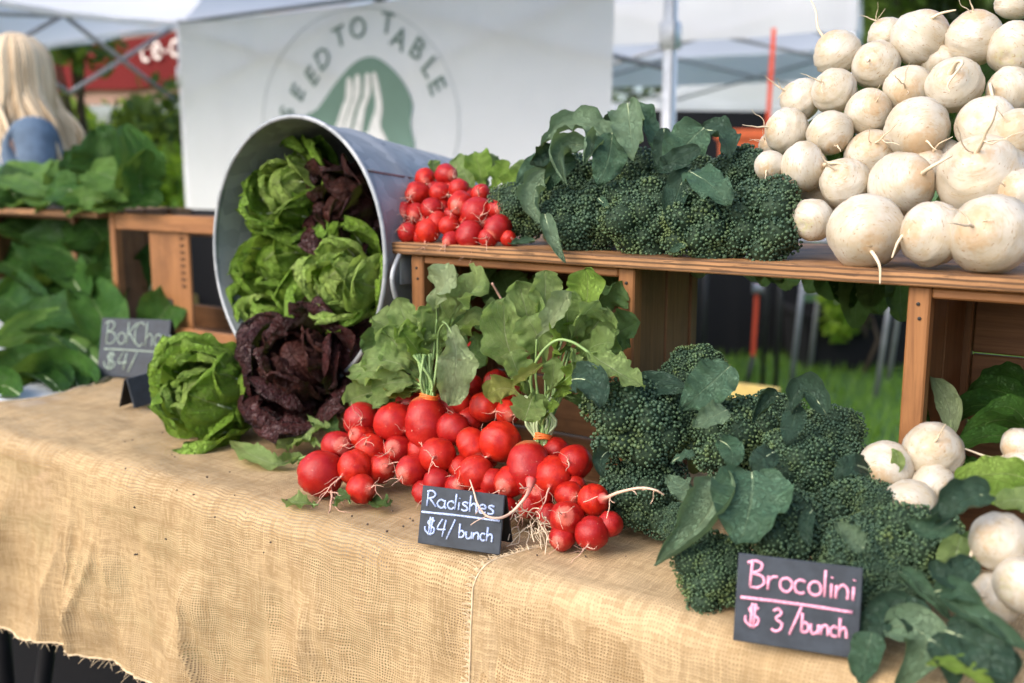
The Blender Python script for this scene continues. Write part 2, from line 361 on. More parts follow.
def rnd_leaf_mat(name, dark, light, tr=.4):
    b = NB(name); r = b.attr('rnd'); c = b.mix(r, g4(dark), g4(light)); b.set(c, .5); b.translucent(b.mix(.4, c, (.4, .55, .05, 1)), tr); return b.m
def grass_ground():
    b = NB('lawn_ground'); n1 = b.noise(b.co(), 1.2, 4); n2 = b.noise(b.co(), 60, 3)
    c = b.mix(b.ss(n1, .3, .7), (.05, .13, .014, 1), (.10, .21, .025, 1)); c = b.mix(b.ma('MULTIPLY', n2, .6), c, (.03, .06, .012, 1)); b.set(c, .9); b.bump(n2, .02); return b.m
def dark_strip():
    b = NB('near_black_ground'); n2 = b.noise(b.co(), 220, 3); n1 = b.noise(b.co(), 2, 4); c = b.mix(n2, (.008, .008, .009, 1), (.028, .027, .026, 1)); c = b.mix(b.ma('MULTIPLY', n1, .4), c, (.01, .01, .01, 1)); b.set(c, .95); b.p.inputs['Specular IOR Level'].default_value = .1; b.bump(n2, .004); return b.m

M = {}
M['radish'] = radish_mat(); M['turnip'] = turnip_mat(); M['buds'] = broccoli_mat(); M['galv'] = galv_mat()
M['root_r'] = plain('radish_root', (.66, .40, .29), .6, .25, 60)
M['root_t'] = plain('turnip_root', (.70, .58, .40), .6, .25, 60)
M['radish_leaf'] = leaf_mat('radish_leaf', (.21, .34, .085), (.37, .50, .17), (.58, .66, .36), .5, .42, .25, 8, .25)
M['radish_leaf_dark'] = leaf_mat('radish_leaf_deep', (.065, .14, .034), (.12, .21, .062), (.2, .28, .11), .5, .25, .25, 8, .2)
M['radish_leaf_pale'] = leaf_mat('radish_leaf_pale', (.23, .32, .13), (.38, .47, .24), (.48, .55, .32), .55, .3, .2, 7, .5)
M['yellow_leaf'] = leaf_mat('yellowing_leaf', (.24, .28, .05), (.36, .38, .10), (.5, .5, .2), .5, .35, .2, 6, .6)
M['lime_leaf'] = leaf_mat('lime_green_leaf', (.16, .30, .03), (.27, .42, .07), (.4, .5, .16), .5, .35, .3, 8)
M['root_fade'] = rnd_leaf_mat('radish_root_fading', (.72, .50, .36), (.50, .02, .02), .0)
M['stem_g'] = plain('leaf_stalk_green', (.24, .36, .12), .45, .2, 40)
M['stem_p'] = plain('pale_stalk', (.42, .50, .28), .45, .15, 40)
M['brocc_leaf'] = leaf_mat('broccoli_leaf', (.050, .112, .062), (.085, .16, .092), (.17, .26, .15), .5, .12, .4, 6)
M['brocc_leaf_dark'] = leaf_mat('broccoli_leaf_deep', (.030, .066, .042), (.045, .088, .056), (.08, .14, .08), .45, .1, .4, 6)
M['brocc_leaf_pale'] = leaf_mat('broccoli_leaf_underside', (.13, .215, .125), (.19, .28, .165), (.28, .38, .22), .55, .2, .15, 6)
M['stalk'] = plain('broccoli_stalk', (.16, .25, .10), .5, .2, 40)
M['core'] = plain('broccoli_core', (.022, .045, .02), .8)
M['lett'] = leaf_mat('lettuce_leaf', (.15, .29, .022), (.25, .41, .045), (.38, .48, .16), .42, .32, 1.3, 6, 0, 1.6, .0035)
M['lett_pale'] = leaf_mat('lettuce_heart_leaf', (.26, .42, .06), (.38, .52, .12), (.48, .56, .24), .42, .35, 1.4, 6, 0, 1.6, .0035)
M['lett_dark'] = leaf_mat('lettuce_outer_leaf', (.10, .225, .017), (.17, .31, .03), (.26, .36, .10), .42, .28, 1.2, 6, 0, 1.6, .0035)
M['red'] = leaf_mat('red_lettuce_leaf', (.022, .008, .008), (.055, .016, .015), (.10, .05, .04), .36, .06, 1.2, 6, 0, 1.2, .0035)
M['red_warm'] = leaf_mat('red_lettuce_tip', (.040, .013, .011), (.085, .030, .022), (.13, .06, .045), .36, .08, 1.2, 6, 0, 1.2, .0035)
M['chard'] = leaf_mat('greens_leaf', (.014, .050, .009), (.030, .085, .013), (.10, .19, .05), .38, .15, .5, 6, 0, 1.0, .002, None, .10)  # greens colours lowered to carry the shade under the canopy
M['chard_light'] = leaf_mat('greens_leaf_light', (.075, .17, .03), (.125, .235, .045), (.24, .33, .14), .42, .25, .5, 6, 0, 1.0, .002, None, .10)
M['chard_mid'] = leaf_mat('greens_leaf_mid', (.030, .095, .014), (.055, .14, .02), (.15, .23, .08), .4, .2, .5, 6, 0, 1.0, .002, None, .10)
M['crate'] = wood_mat('crate_wood', (.18, .072, .022), (.30, .135, .045))
M['crate_dark'] = wood_mat('crate_wood_shaded', (.12, .056, .022), (.20, .098, .040))  # darker copy of the crate wood, interior shade put into its colour
M['ply'] = wood_mat('plywood_board', (.27, .13, .05), (.42, .22, .09), .55, 1.0, True)
M['stamp'] = plain('black_ink', (.02, .018, .016), .8)
M['burlap'] = burlap_mat('burlap_loose_weave', (.54, .39, .21), (.31, .20, .09), .7)
M['burlap2'] = burlap_mat('burlap_tight_weave', (.55, .40, .22), (.34, .23, .11), .15)
M['fray'] = plain('burlap_thread', (.64, .50, .31), .95, .2, 90)
M['slate'] = plain('chalkboard_slate', (.034, .042, .052), .65, .3, 60, 0, .0003, 300)
M['slate_back'] = plain('chalkboard_edge', (.012, .011, .011), .6)
M['chalk_blue'] = plain('chalk_pale_blue', (.42, .50, .72), .95, .4, 700)
M['chalk_pink'] = plain('chalk_pink', (.80, .36, .47), .95, .4, 700)
M['chalk_green'] = plain('chalk_grey_green', (.34, .42, .34), .95, .4, 700)
M['band'] = plain('orange_rubber', (.75, .17, .03), .45)
M['white_metal'] = plain('white_powder_coat', (.72, .73, .74), .4)
M['grey_metal'] = plain('grey_metal_tube', (.30, .31, .33), .4, .1, 20, .4)
M['black_metal'] = plain('black_metal_tube', (.012, .012, .013), .4)
M['black_cloth'] = plain('black_table_cover', (.006, .006, .007), .9)
M['table'] = plain('white_table_plastic', (.62, .66, .72), .5)
M['tarp'] = fabric_mat('white_tent_wall', (.95, .94, .92), .42)
M['thin_canopy'] = fabric_mat('thin_canopy_fabric', (.97, .95, .92), .92)
M['canopy'] = fabric_mat('white_canopy_fabric', (.82, .83, .85), .6)
M['ink'] = plain('faded_green_print', (.16, .225, .19), .8)
M['logo'] = plain('green_print', (.165, .265, .215), .8, .1, 3)
M['logo_white'] = plain('white_print', (.78, .78, .76), .8)
M['line'] = plain('thin_grey_print', (.56, .58, .57), .8)
M['red_fab'] = fabric_mat('red_banner_fabric', (.13, .010, .009), .05)
M['tan_fab'] = fabric_mat('tan_canopy_lining', (.40, .26, .20), .3)
M['white_print'] = plain('white_lettering', (.75, .68, .62), .8)
M['orange'] = plain('orange_strap', (.70, .085, .03), .6)
M['orange_tub'] = plain('orange_plastic', (.85, .17, .05), .5)
M['yellow'] = plain('yellow_plastic', (.50, .38, .12), .5)
M['skin'] = plain('skin', (.55, .33, .24), .5)
M['hair'] = rnd_leaf_mat('blonde_hair', (.50, .35, .19), (.78, .63, .42), .0)
M['denim'] = plain('blue_denim', (.10, .145, .205), .9, .35, 14)
M['trousers'] = plain('dark_trousers', (.03, .03, .04), .9)
M['pale_shirt'] = plain('pale_blue_shirt', (.42, .54, .66), .9)
M['brown_hair'] = plain('brown_hair', (.14, .08, .04), .5)
M['eye'] = plain('eye', (.05, .04, .035), .2)
M['lip'] = plain('lip', (.45, .16, .14), .5)
M['bark'] = plain('bark', (.09, .065, .045), .9, .3, 12, 0, .02, 20)
M['tree_bright'] = rnd_leaf_mat('bright_foliage', (.10, .22, .012), (.36, .52, .04), .5)
M['tree_dark'] = rnd_leaf_mat('dark_foliage', (.012, .03, .008), (.06, .10, .02), .3)
M['tree_mid'] = rnd_leaf_mat('mid_foliage', (.03, .075, .012), (.15, .23, .035), .4)
M['blade'] = rnd_leaf_mat('grass_blade', (.07, .17, .014), (.19, .34, .03), .35)
M['lawn'] = grass_ground(); M['dark_strip'] = dark_strip()
#@@SETTING
# ------------------------------------------------------------------ ground
def sheet(name, x0, x1, y0, y1, z, m, nx=2, ny=2):
    mb = MB(); V = [(x0 + (x1 - x0) * i / (nx - 1), y0 + (y1 - y0) * j / (ny - 1), z) for j in range(ny) for i in range(nx)]
    mb.add(V, grid_faces(nx, ny), 0); return tag(mb.build(name, m), kind='structure')
sheet('lawn', -150, 150, -60, 260, 0, M['lawn'])
mb = MB(); V = [tuple(W(s, w, -TZ + .004)) for s, w in ((-14, -9), (9, -9), (9, .62), (-14, .62))]  # near-black strip added over the lawn, under and in front of the table
mb.add(V, [(0, 1, 2, 3)]); tag(mb.build('dark_ground', M['dark_strip']), kind='structure')
mb = MB(); r2 = random.Random(3)
for i in range(15000):                      # blades of the lawn where the gap between the crates shows it
    x = r2.uniform(.2, 4.2); y = r2.uniform(2.6, 7.5); h = r2.uniform(.04, .08); a = r2.uniform(0, 6.28); dx, dy = math.cos(a) * .006, math.sin(a) * .006
    lx, ly = r2.uniform(-.03, .03), r2.uniform(-.03, .03)
    if (Vector((x, y, TZ)) - O).dot(N) < .75: continue
    mb.add([(x - dx, y - dy, 0), (x + dx, y + dy, 0), (x + lx, y + ly, h)], [(0, 1, 2)], 0, None, r2.random())
tag(mb.build('grass', M['blade'], smooth=False), 'short green lawn grass behind the market table', None, None, 'stuff')

# ------------------------------------------------------------------ tents
def corner_frame(c, yaw): return Vector((math.cos(yaw), math.sin(yaw), 0)), Vector((-math.sin(yaw), math.cos(yaw), 0))
def popup_tent(c, yaw, sx, sy, ez, pz, label, group=None, val=.22, legs=((-1, -1), (1, -1), (1, 1), (-1, 1)), roof='canopy', legm='white_metal', valance=True, bars='grey_metal', sides=(0, 1, 2, 3), tr=(0, 1, 2, 3)):
    X, Y = corner_frame(c, yaw); c = Vector((c[0], c[1], 0)); t = thing('market_tent', c, label, 'tent', group)
    cor = [c + X * (a * sx / 2) + Y * (b * sy / 2) + UP * ez for a, b in ((-1, -1), (1, -1), (1, 1), (-1, 1))]; top = c + UP * pz
    mb = MB(); n = 13
    for k in range(4):
        A, B = cor[k], cor[(k + 1) % 4]; V = []; U = []
        for j in range(n):
            for i in range(n):
                u = i / (n - 1); v = j / (n - 1); p = (A.lerp(B, u)).lerp(top, v); p = p - UP * (.10 * math.sin(math.pi * v) * (1 - v) + .03 * math.sin(math.pi * u) * (1 - v)); V.append(tuple(p)); U.append((u, v))
        mb.add(V, grid_faces(n, n), 0, U)
    mb.build('roof', M[roof], t)
    if valance:
        mb = MB()
        for k in sides:
            A, B = cor[k], cor[(k + 1) % 4]; out = (A.lerp(B, .5) - c); out.z = 0; out.normalize(); V = []
            for j in range(3):
                for i in range(25):
                    u = i / 24; V.append(tuple(A.lerp(B, u) - UP * (val * j / 2 + .03 * math.sin(math.pi * u)) + out * (.012 + .012 * j * math.sin(u * 29))))
            mb.add(V, grid_faces(25, 3), 0)
        mb.build('valance', M[roof], t)
    for a, b in legs:
        mb = MB(); p = c + X * (a * (sx / 2 - .04)) + Y * (b * (sy / 2 - .04))
        box(mb, p + UP * (ez / 2), (X, Y, UP), (.022, .022, ez / 2), 0, .004); box(mb, p + UP * .012, (X, Y, UP), (.05, .05, .012), 0, .003); box(mb, p + UP * (ez - .3), (X, Y, UP), (.032, .032, .05), 0, .004)
        mb.build('leg', M[legm], t)
    mb = MB()
    for k in tr:                     # scissor bars under each eave
        A, B = cor[k], cor[(k + 1) % 4]; inn = (c - A.lerp(B, .5)); inn.z = 0; inn.normalize(); off = inn * .05
        for h in (0, 1):
            for sg in (0, 1):
                a = A.lerp(B, .02 + h * .48) + off; b2 = A.lerp(B, .5 + h * .48) + off
                z1, z2 = (-.04, -.42) if (sg + h) % 2 else (-.42, -.04)
                tube(mb, [a + UP * z1, b2 + UP * z2], .012, 0, 6)
    for k in tr:
        tube(mb, [cor[k] - UP * .04, top - UP * .12], .013, 0, 6)
        A, B = cor[k], cor[(k + 1) % 4]; m0 = A.lerp(B, .5); tube(mb, [m0 - UP * .05, c + UP * (ez + .1)], .012, 0, 6)
    tube(mb, [c + UP * (ez - .05), top - UP * .05], .02, 0, 8)
    mb.build('truss', M[bars], t)
    return t
yawS = math.atan2(D.y, D.x)
# the stall's tent: back eave over the printed wall, roof cut shallow to let daylight onto it
def stall_tent(s0, s1, label, legs, tr, roof='canopy'):
    ce = W((s0 + s1) / 2, 2.21, 0); popup_tent((ce.x, ce.y), yawS, s1 - s0, 1.3, TZ + 1.20, TZ + 1.65, label, 'white tents over the stall', legs=legs, val=.03, tr=tr, roof=roof)
stall_tent(-4.42, -1.42, 'white tent roof right above the printed tent wall, its white pole just past the wall', ((1, 1), (-1, 1)), (2,))
stall_tent(-7.45, -4.45, 'white tent roof above the blonde person, grey truss bars crossing under it', ((-1, 1), (-1, -1)), (0, 1, 3))
popup_tent((.94, 7.7), R(-18.6), 3.1, 3.0, 2.17, 2.9, 'pale tent seen from below behind the white pole, its grey cross bars showing', 'tents behind the stall', val=.25, bars='grey_metal')
popup_tent((3.9, 17), R(10), 4.6, 4.6, 2.1, 2.95, 'bright white tent roof farther off, above the broccoli and left of the turnips', 'tents behind the stall', val=.35)
popup_tent((2.3, 24), R(0), 5, 5, 2.0, 2.75, 'small far white tent low behind the bright tent roof', 'tents behind the stall', val=.4)

# printed tent wall
T0, T1, TW = -4.30, -1.675, 2.76
def tz(s): return 1.165
t = thing('tent_wall', W((T0 + T1) / 2, TW, -TZ), 'white fabric tent wall printed with a green hill, a fork and SEED TO TABLE', 'tent wall')
def tarp_off(s, z): return .035 * noise.noise(Vector((s * .9, z * .5, 3))) + .012 * noise.noise(Vector((s * 4.0, z * 1.2, 8))) + .012 * noise.noise(Vector((s * 1.2 + z * 2.5, z * 3, 5)))
mb = MB(); V = []; nu, nv = 110, 70
for j in range(nv):
    for i in range(nu):
        s = T0 + (T1 - T0) * i / (nu - 1); z = -TZ + .03 + (1.165 + TZ - .03) * j / (nv - 1)
        z -= .02 * math.sin(math.pi * i / (nu - 1)) * (j / (nv - 1)); V.append(tuple(W(s, TW + tarp_off(s, z), z)))
mb.add(V, grid_faces(nu, nv)); mb.build('sheet', M['tarp'], t)
mb = MB(); tube(mb, [W(T0 - .02, TW, 1.17), W(T1 + .02, TW, 1.17)], .012, 0, 8); mb.build('top_bar', M['grey_metal'], t)
def onwall(x, y, e=.006):
    p = PX(x, y, TW); q = p - O; s = q.dot(D); z = q.z; return W(s, TW + tarp_off(s, z) - e, z)
def wall_poly(mb, pts, m=0, e=.006, n=6):
    P = spline([(x, y, 0) for x, y in pts], n, True); c = sum(P, Vector()) / len(P); K = 8; V = []; F = []
    for k in range(K + 1):
        f = k / K
        for p in P: q = c.lerp(p, f) if k else c; V.append(tuple(onwall(q.x, q.y, e)))
    L = len(P); mb.add(V, grid_faces(L, K + 1, True), m)
mb = MB(); wall_poly(mb, [(300, 122), (318, 108), (336, 84), (356, 64), (374, 57), (392, 66), (408, 84), (416, 104), (413, 124), (417, 150), (408, 175), (360, 182), (318, 160)]); mb.build('hill_emblem', M['logo'], t)
mb = MB()
for a in (((349, 80), (354, 79), (355, 95), (349, 111), (341, 136), (334, 134), (343, 108), (349, 94)), ((358, 77), (363, 76), (363, 94), (356, 112), (349, 136), (343, 136), (351, 110), (358, 92)),
          ((368, 76), (373, 75), (373, 93), (367, 110), (361, 138), (353, 136), (361, 108), (368, 92)), ((375, 75), (379, 74), (383, 92), (384, 110), (381, 128), (386, 150), (372, 150), (370, 130), (377, 108), (377, 90))):
    wall_poly(mb, a, 0, .010)
wall_poly(mb, ((336, 134), (350, 132), (366, 133), (383, 130), (389, 165), (330, 165)), 0, .011, 4)
mb.build('fork_emblem', M['logo_white'], t)
cx, cy = 362, 121
for r0, r1, nm in ((99, 114, 'ring'),):
    mb = MB(); pts = [onwall(cx + r0 * math.cos(a * math.pi / 60), cy - r1 * math.sin(a * math.pi / 60), .006) for a in range(-20, 81)]
    pts = [p for p in pts if p.z < TZ + 1.13]; tube(mb, pts, .0022, 0, 4); mb.build(nm, M['line'], t)
def glyph_mesh(ch, size_=1.0):
    cu = bpy.data.curves.new('glyph', 'FONT'); cu.body = ch; cu.size = size_; cu.align_x = 'CENTER'; cu.align_y = 'CENTER'; cu.extrude = .002; cu.resolution_u = 4
    o = bpy.data.objects.new('glyph', cu); C.objects.link(o); bpy.context.view_layer.update(); me = bpy.data.meshes.new_from_object(o.evaluated_get(bpy.context.evaluated_depsgraph_get()))
    V = [tuple(v.co) for v in me.vertices]; F = [tuple(p.vertices) for p in me.polygons]; bpy.data.objects.remove(o); bpy.data.meshes.remove(me); return V, F
mb = MB()
for ch, x, y, an in (('S', 286.6, 113, -72), ('E', 298, 93, -57), ('E', 313, 77, -44), ('D', 324, 59, -31), ('T', 341, 37.5, -17), ('O', 359.5, 29, -3), ('T', 389, 24.5, 12), ('A', 402, 40, 30), ('B', 421, 50, 38), ('L', 433.5, 68, 52), ('E', 440, 86, 66)):
    V, F = glyph_mesh(ch, .135); p = onwall(x, y, .008); a = -R(an); ca, sa = math.cos(a), math.sin(a)
    mb.add([tuple(p + D * (vx * ca - vy * sa) + UP * (vx * sa + vy * ca) - N * vz) for vx, vy, vz in V], F)
mb.build('lettering', M['ink'], t, smooth=False)

# red tent far behind, its banner cut off by the printed wall
p0, p1 = PY(60, 85, 9.4), PY(212, 38, 8.0)
t = thing('red_tent', (p0.x, p0.y, 0), 'red market tent with pale lettering on its front banner, behind leafy branches', 'tent')
ax = (p1 - p0); ax.z = 0; L = ax.length; ax.normalize(); back = Vector((-ax.y, ax.x, 0)); zt = 2.22
c0 = Vector((p0.x, p0.y, 0)) - ax * 1.2; Lt = L + 2.4
def banner(p, q, zt_, zb_, m, name, off=0):
    mb = MB(); V = []
    for j in range(4):
        for i in range(30):
            a = p.lerp(q, i / 29); V.append((a.x, a.y, zt_ + (zb_ - zt_) * j / 3 - .03 * math.sin(math.pi * i / 29 * 3) ** 2 * (j / 3)))
    mb.add(V, grid_faces(30, 4)); return mb.build(name, M[m], t)
zb = p1.z - .66
banner(c0, c0 + ax * Lt, p1.z + .08, p1.z - .30, 'red_fab', 'front_banner')
banner(c0 + back * .06, c0 + ax * Lt + back * .06, p1.z - .28, p1.z - .43, 'tan_fab', 'lining')
mb = MB(); tp = c0 + ax * Lt / 2 + back * 1.5 + UP * (p1.z + .7); cs = [c0, c0 + ax * Lt, c0 + ax * Lt + back * 3, c0 + back * 3]
mb.add([(v.x, v.y, p1.z + .09) for v in cs] + [tuple(tp)], [(0, 1, 4), (1, 2, 4), (2, 3, 4), (3, 0, 4)]); mb.build('roof', M['tan_fab'], t, smooth=False)
for v in cs:
    mb = MB(); tube(mb, [Vector((v.x, v.y, 0)), Vector((v.x, v.y, p1.z))], .025, 0, 8); mb.build('leg', M['grey_metal'], t)
mb = MB()
for ch, x, y in (('c', 148, 57), ('e', 160, 54.5), ('.', 168.5, 52), ('c', 177.5, 52), ('o', 189, 49), ('m', 204, 45)):
    V, F = glyph_mesh(ch, .30); r = ray(x, y); nb = back; tt = (c0 - CAM).dot(nb) / r.dot(nb); p = CAM + r * tt - back * .03 + UP * .05
    if ch == '.': p = p + UP * .03
    mb.add([tuple(p + ax * vx + UP * vy - back * vz) for vx, vy, vz in V], F)
mb.build('lettering', M['white_print'], t, smooth=False)

# ------------------------------------------------------------------ trees and bushes
def tree(name, base, h, cr, ch, nleaf, ls, leafm, label, cat, group=None, limbs=7, seed=1, trunk_r=.1, squash=1.0):
    rr = random.Random(seed); base = Vector(base); t = thing(name, base, label, cat, group)
    mb = MB(); top = base + UP * (h - ch * .4); tube(mb, [base, base.lerp(top, .5) + Vector((rr.uniform(-.1, .1), rr.uniform(-.1, .1), 0)), top], [trunk_r, trunk_r * .75, trunk_r * .3], 0, 8)
    cc = base + UP * (h - ch / 2); blobs = []
    for i in range(limbs):
        a = rr.uniform(0, 6.28); e = rr.uniform(-.7, 1); q = cc + Vector((math.cos(a) * cr * .62 * math.sqrt(1 - min(.95, abs(e))), math.sin(a) * cr * .62 * math.sqrt(1 - min(.95, abs(e))), e * ch * .34))
        st = base.lerp(top, rr.uniform(.5, .9)); tube(mb, [st, st.lerp(q, .55) + UP * .05 * h, q], [trunk_r * .4, trunk_r * .25, trunk_r * .08], 0, 6); blobs.append((q, rr.uniform(.32, .55)))
    mb.build('trunk', M['bark'], t)
    mb = MB(); V = []; F = []; A = []
    for i in range(nleaf):
        q, br = blobs[i % len(blobs)]; d = Vector((rr.gauss(0, 1), rr.gauss(0, 1), rr.gauss(0, 1))).normalized() * (rr.random() ** .45)
        p = q + Vector((d.x * br * cr, d.y * br * cr, d.z * br * ch * .5 * squash))
        nn = Vector((rr.gauss(0, 1), rr.gauss(0, 1), rr.gauss(0, 1) + .6)).normalized(); x = nn.orthogonal().normalized(); x.rotate(Quaternion(nn, rr.uniform(0, 6.28))); y = nn.cross(x); s = ls * rr.uniform(.6, 1.3)
        b = len(V); V += [tuple(p - x * s * .5), tuple(p + y * s * .32), tuple(p + x * s * .55 - nn * s * .12), tuple(p - y * s * .32)]; F.append((b, b + 1, b + 2, b + 3)); A += [rr.random()] * 4
    mb.add(V, F, 0, None, np.array(A)); mb.build('crown', M[leafm], t, smooth=False)
    return t
def gp(x, Y): r = ray(x, 170); k = Y / r.y; return (r.x * k, Y, 0)
tree('bushy_tree', gp(82, 7.0), 2.62, .46, 1.0, 560, .11, 'tree_mid', 'leafy tree with dark and bright leaves hanging in front of the red banner', 'tree', None, 9, 5, .05)
for i, (x, Y, h, w_, m) in enumerate(((60, 7.7, 1.72, .75, 'tree_bright'), (108, 7.4, 1.66, .7, 'tree_bright'), (156, 7.2, 1.70, .7, 'tree_mid'), (204, 6.9, 1.66, .8, 'tree_bright'))):
    tree('bush', gp(x, Y), h, w_, h * .95, 1700, .11, m, ['bright green bush directly behind the blonde person', 'bright green bush below the middle of the red banner', 'darker green bush between two bright ones below the red banner', 'bright green bush half covered by the printed wall'][i], 'bush', 'bushes below the red banner', 9, 20 + i, .04)
for i, (x, Y, h, cr, ch, m, lb) in enumerate(((905, 15, 6.5, 2.4, 4.6, 'tree_mid', 'dark leafy tree behind the top of the turnip heap'), (868, 19, 6, 2.0, 4.8, 'tree_mid', 'lighter green tree beside the pale tent corner'), (1010, 14, 6.5, 2.6, 5, 'tree_dark', 'dark tree at the photo edge behind the highest turnips'),
        (40, 15, 6.5, 3.0, 5.2, 'tree_dark', 'dark tall tree behind the blonde person and the bushes'), (150, 17, 7, 3.4, 5.6, 'tree_dark', 'dark tall tree behind the red tent'), (640, 30, 5.2, 3, 4.6, 'tree_dark', 'far dark tree between the white pole and the bright tent roof'), (760, 34, 4.2, 3.4, 3.8, 'tree_mid', 'far green tree low between the far tents'))):
    tree('leafy_tree', gp(x, Y), h, cr, ch, 2600, .26, m, lb, 'tree', 'trees behind the market', 12, 40 + i, .14)

# ------------------------------------------------------------------ people
def person(loc, yaw, H, label, hairm, shirtm, trm, hair_len, seed=1, work=True):
    t = thing('person', loc, label, 'person'); k = H / 1.65
    J = {}; E = []; Rr = {}
    def j(nm, p, r, par=None): J[nm] = p; Rr[nm] = r; (E.append((par, nm)) if par else None)
    j('pel', (0, 0, .92), .115); j('bel', (0, -.01, 1.05), .105, 'pel'); j('che', (0, .0, 1.2), .12, 'bel'); j('upc', (0, .01, 1.32), .10, 'che'); j('nek', (0, .0, 1.40), .05, 'upc'); j('nk2', (0, -.015, 1.46), .048, 'nek'); j('hd', (0, -.03, 1.53), .082, 'nk2'); j('hd2', (0, -.02, 1.58), .084, 'hd')
    for s, n in ((-1, 'l'), (1, 'r')):
        j('hip' + n, (s * .09, 0, .86), .095, 'pel'); j('thi' + n, (s * .10, -.01, .66), .075, 'hip' + n); j('kne' + n, (s * .10, -.015, .48), .056, 'thi' + n); j('cal' + n, (s * .10, .015, .33), .052, 'kne' + n); j('ank' + n, (s * .10, .02, .09), .036, 'cal' + n); j('foo' + n, (s * .11, -.06, .035), .036, 'ank' + n); j('toe' + n, (s * .115, -.15, .028), .028, 'foo' + n)
        j('sho' + n, (s * .155, .01, 1.335), .058, 'upc'); j('arm' + n, (s * .20, .01, 1.2), .046, 'sho' + n); j('elb' + n, (s * .215, .0, 1.07), .038, 'arm' + n)
        q = ((s * .19, -.12, 1.03), (s * .16, -.22, 1.0), (s * .15, -.30, .99)) if work else ((s * .225, -.03, .96), (s * .22, -.06, .86), (s * .22, -.075, .79))
        j('for' + n, q[0], .033, 'elb' + n); j('wri' + n, q[1], .024, 'for' + n); j('pal' + n, q[2], .026, 'wri' + n)
        dr = (Vector(q[2]) - Vector(q[1])).normalized(); sd_ = dr.cross(Vector((s, 0, 0))).normalized()
        for f, (o, ln) in enumerate(((-.024, .060), (-.008, .072), (.008, .068), (.024, .052))):
            a = Vector(q[2]) + sd_ * o + dr * .02; b = a + dr * ln * .5; c_ = b + dr * ln * .4 + Vector((-s * .018, 0, -.008))
            j(f'f{f}a' + n, tuple(a), .0095, 'pal' + n); j(f'f{f}b' + n, tuple(b), .0085, f'f{f}a' + n); j(f'f{f}c' + n, tuple(c_), .0075, f'f{f}b' + n)
        a = Vector(q[1]) + dr * .03 + sd_ * -.03; j('tha' + n, tuple(a), .011, 'wri' + n); j('thb' + n, tuple(a + dr * .035 - sd_ * .012), .009, 'tha' + n)
    def skinned(nm, keep, mat, grow, parent=t, lv=2, root='pel'):
        names = [q for q in J if keep(q)]; ix = {q: i for i, q in enumerate(names)}; me = bpy.data.meshes.new(nm)
        me.from_pydata([tuple(Vector(J[q]) * k) for q in names], [(ix[a], ix[b]) for a, b in E if a in ix and b in ix], []); me.materials.append(M[mat])
        o = link(nm, me, parent); md = o.modifiers.new('skin', 'SKIN'); md.use_smooth_shade = True
        for q in names:
            sv = me.skin_vertices[0].data[ix[q]]; r_ = Rr[q] * k + grow; wide = 1.35 if q in ('pel', 'bel', 'che', 'upc') else 1.0; sv.radius = (r_ * wide, r_); sv.use_root = q == root
        if root not in ix: me.skin_vertices[0].data[0].use_root = True
        s2 = o.modifiers.new('sub', 'SUBSURF'); s2.levels = s2.render_levels = lv; return o
    skinned('body', lambda q: True, 'skin', 0)
    skinned('shirt', lambda q: q[:3] in ('pel', 'bel', 'che', 'upc', 'sho', 'arm', 'elb') , shirtm, .014)
    skinned('trousers', lambda q: q[:3] in ('pel', 'hip', 'thi', 'kne', 'cal', 'ank'), trm, .012)
    hc = Vector((0, -.025, 1.555)) * k + Vector(loc)
    mb = MB(); V = []; nu, nv = 20, 14           # scalp and hair shell, open at the face
    for jv in range(nv):
        for i in range(nu):
            a = R(38) + (2 * math.pi - R(76)) * i / (nu - 1) - R(90); e = R(88) - R(88 + 32) * jv / (nv - 1)
            if jv == 0: e = R(90)
            rad = .104 * k * (1 + .05 * noise.noise(Vector((a * 5, e, seed)))); V.append((hc.x + rad * math.cos(a) * math.cos(e) * .92, hc.y + rad * math.sin(a) * math.cos(e) * 1.05, hc.z + rad * math.sin(e) * 1.15))
    mb.add(V, grid_faces(nu, nv)); rr = random.Random(seed)
    for i in range(460 if hair_len > .2 else 26):
        a = R(38) + (2 * math.pi - R(76)) * rr.random() - R(90); r0 = .09 * k * rr.uniform(.94, 1.10); px, py = math.cos(a), math.sin(a); ln = hair_len * rr.uniform(.6, 1.12)
        wv = .03 * math.sin(a * 5) + rr.uniform(-.02, .02); pts = [hc + Vector((px * r0 * .6, py * r0 * .65, .10 * k)), hc + Vector((px * r0 * 1.1, py * r0 * 1.15, .04)), hc + Vector((px * r0 * 1.2, py * r0 * 1.25, -.08)), hc + Vector((px * r0 * 1.15 + rr.uniform(-.02, .02), py * r0 * 1.4 + .02, -.08 - ln * .5)) + Vector((wv + .02 * px, wv, 0)), hc + Vector((px * r0 * 1.2 - wv + rr.uniform(-.03, .03), py * r0 * 1.6 + .05, -.08 - ln))]
        tube(mb, spline(pts, 4), [.0055] * 12 + [.0055, .005, .004, .003, .002], 0, 6, True, rr.random())
    mb.build('hair', M[hairm], t)
    L = Vector(loc)
    mb = MB()
    for s in (-1, 1): lathe(mb, L + Vector((s * .033, -.108, 1.548)) * k, (0, -1, 0), [(.001, -.011), (.010, -.008), (.013, 0), (.008, .008), (.001, .011)], 10, 0)
    mb.build('eyes', M['eye'], t)
    mb = MB(); tube(mb, [L + Vector((0, -.104, 1.555)) * k, L + Vector((0, -.122, 1.53)) * k, L + Vector((0, -.135, 1.512)) * k, L + Vector((0, -.115, 1.503)) * k], [.008, .011, .014, .008], 0, 8)
    for s in (-1, 1): tube(mb, [L + Vector((s * .083, -.03, 1.565)) * k, L + Vector((s * .094, -.02, 1.55)) * k, L + Vector((s * .084, -.028, 1.52)) * k], [.008, .011, .007], 0, 8)
